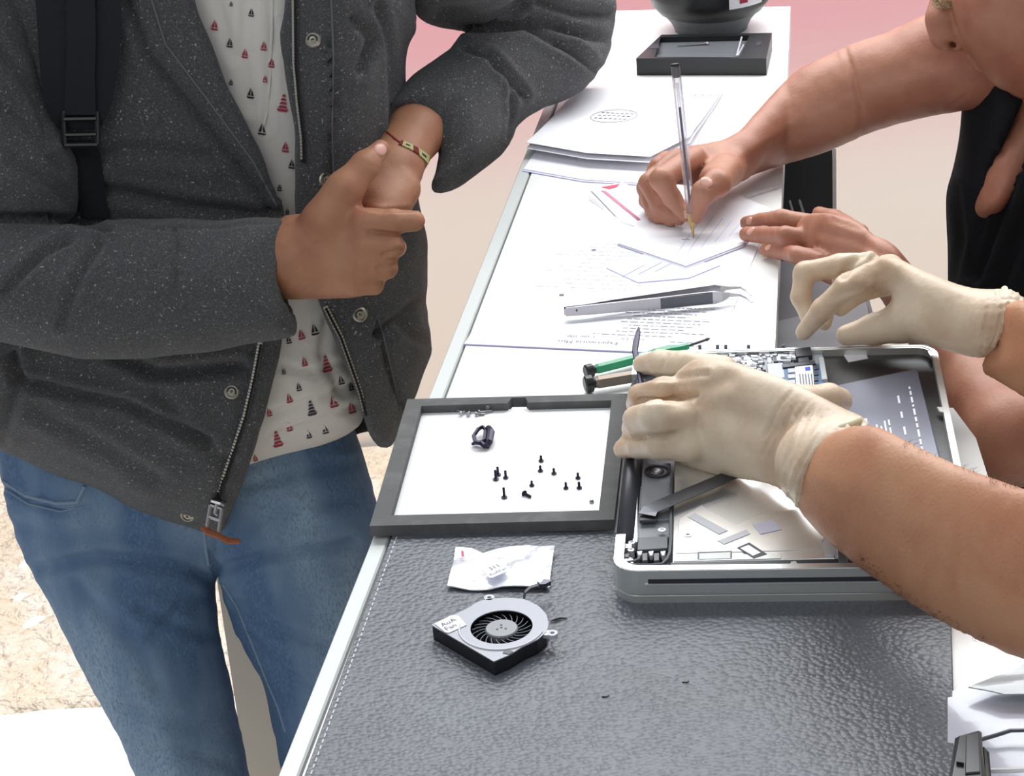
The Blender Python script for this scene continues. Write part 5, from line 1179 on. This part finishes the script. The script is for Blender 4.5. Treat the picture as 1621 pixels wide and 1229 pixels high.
# far glove --------------------------------------------------------
def dispG2(px, py, P_, fr):
    o = .0007 * wav(P_, 55, 95) + wr(px, py, (1560, 505), .12, 11, .0014, -60, 50) * fr
    for l, w, d in ([(1366, 402), (1345, 420), (1335, 438)], 6, .003), ([(1384, 455), (1392, 475), (1388, 492)], 4, .002), ([(1376, 460), (1398, 466)], 4, .0012), ([(1320, 470), (1340, 462), (1372, 456)], 5, .001), ([(1386, 405), (1376, 412)], 4, .002):
        o = o + crease(px, py, l, w, d) * fr
    return o
palm2 = [(1384, 412), (1412, 403), (1440, 420), (1500, 445), (1560, 461), (1604, 458), (1612, 500), (1596, 548), (1550, 570), (1500, 556), (1448, 540), (1424, 525), (1416, 500), (1416, 470), (1398, 448)]
zp2 = lambda x, y: np.interp(x, [1380, 1450, 1620], [dep(1400, 440, .078), dep(1450, 490, .066), dep(1600, 510, .06)])
glove2 = body('glove', [poly(palm2, zp2, .026, .024, .008), cap(Z(1560, 512, .062, 44), Z(1592, 512, .062, 47), .01),
    grp(chain([Z(1408, 426, .082, 24), Z(1345, 452, .078, 21), Z(1302, 490, .058, 17), Z(1272, 526, .036, 13)], .004), .006),
    grp(chain([Z(1375, 418, .072, 20), Z(1330, 420, .070, 18), Z(1274, 432, .064, 17), Z(1268, 470, .048, 15.5), Z(1280, 505, .034, 12)], .004), .004),
    grp(chain([Z(1395, 440, .06, 20), Z(1340, 446, .056, 17), Z(1310, 480, .044, 15), Z(1305, 512, .032, 12)], .004), .004),
    grp(chain([Z(1405, 450, .05, 18), Z(1362, 462, .044, 15), Z(1330, 490, .036, 12.5)], .004), .004),
    grp(chain([Z(1470, 505, .052, 38), Z(1425, 512, .048, 29), Z(1385, 521, .042, 23), Z(1340, 531, .036, 17)], .006), .010)], .0024, m_glove, pc, dispG2, label='cream latex glove on the far hand pinching at the circuit board')
bpy.context.view_layer.update()
band('rolled_cuff', glove2, [(1590, 457), (1600, 468), (1606, 490), (1604, 520), (1592, 545), (1574, 561), (1556, 568)], .0025, m_gloveband, glove2); band('cuff_roll', glove2, [(1578, 462), (1588, 480), (1591, 505), (1586, 530), (1572, 550)], .0018, m_glove, glove2)

# fine hair on the near forearm
def arm_hair(name, o, boxes, nh, par):
    B = MB(); r_ = random.Random(8)
    for k in range(nh):
        x0, y0, x1, y1, w = r_.choice(boxes); t = r_.random(); x, y = x0 + (x1 - x0) * t, y0 + (y1 - y0) * t + (r_.random() - .5) * w
        l, nn = on_surface(o, x, y, 0)
        if l is None: continue
        d = (nn + Vector((r_.uniform(-.6, .6), r_.uniform(-.6, .6), r_.uniform(-.3, .3)))).normalized(); e = l + d * .003 + Vector(_R) * .003
        B.tube([l, l + d * .0016, e], [.00012, .0001, .00004], m_hairdk, 3)
    return B.build(name, m_hairdk, par, kind='stuff')
m_hairdk = M('fine_brown_hair', (96, 68, 48), .7)
arm_hair('arm_hair', skC, [(1430, 700, 1560, 752, 16), (1560, 756, 1618, 772, 16), (1360, 880, 1440, 950, 20), (1440, 950, 1560, 1015, 18)], 240, skC)
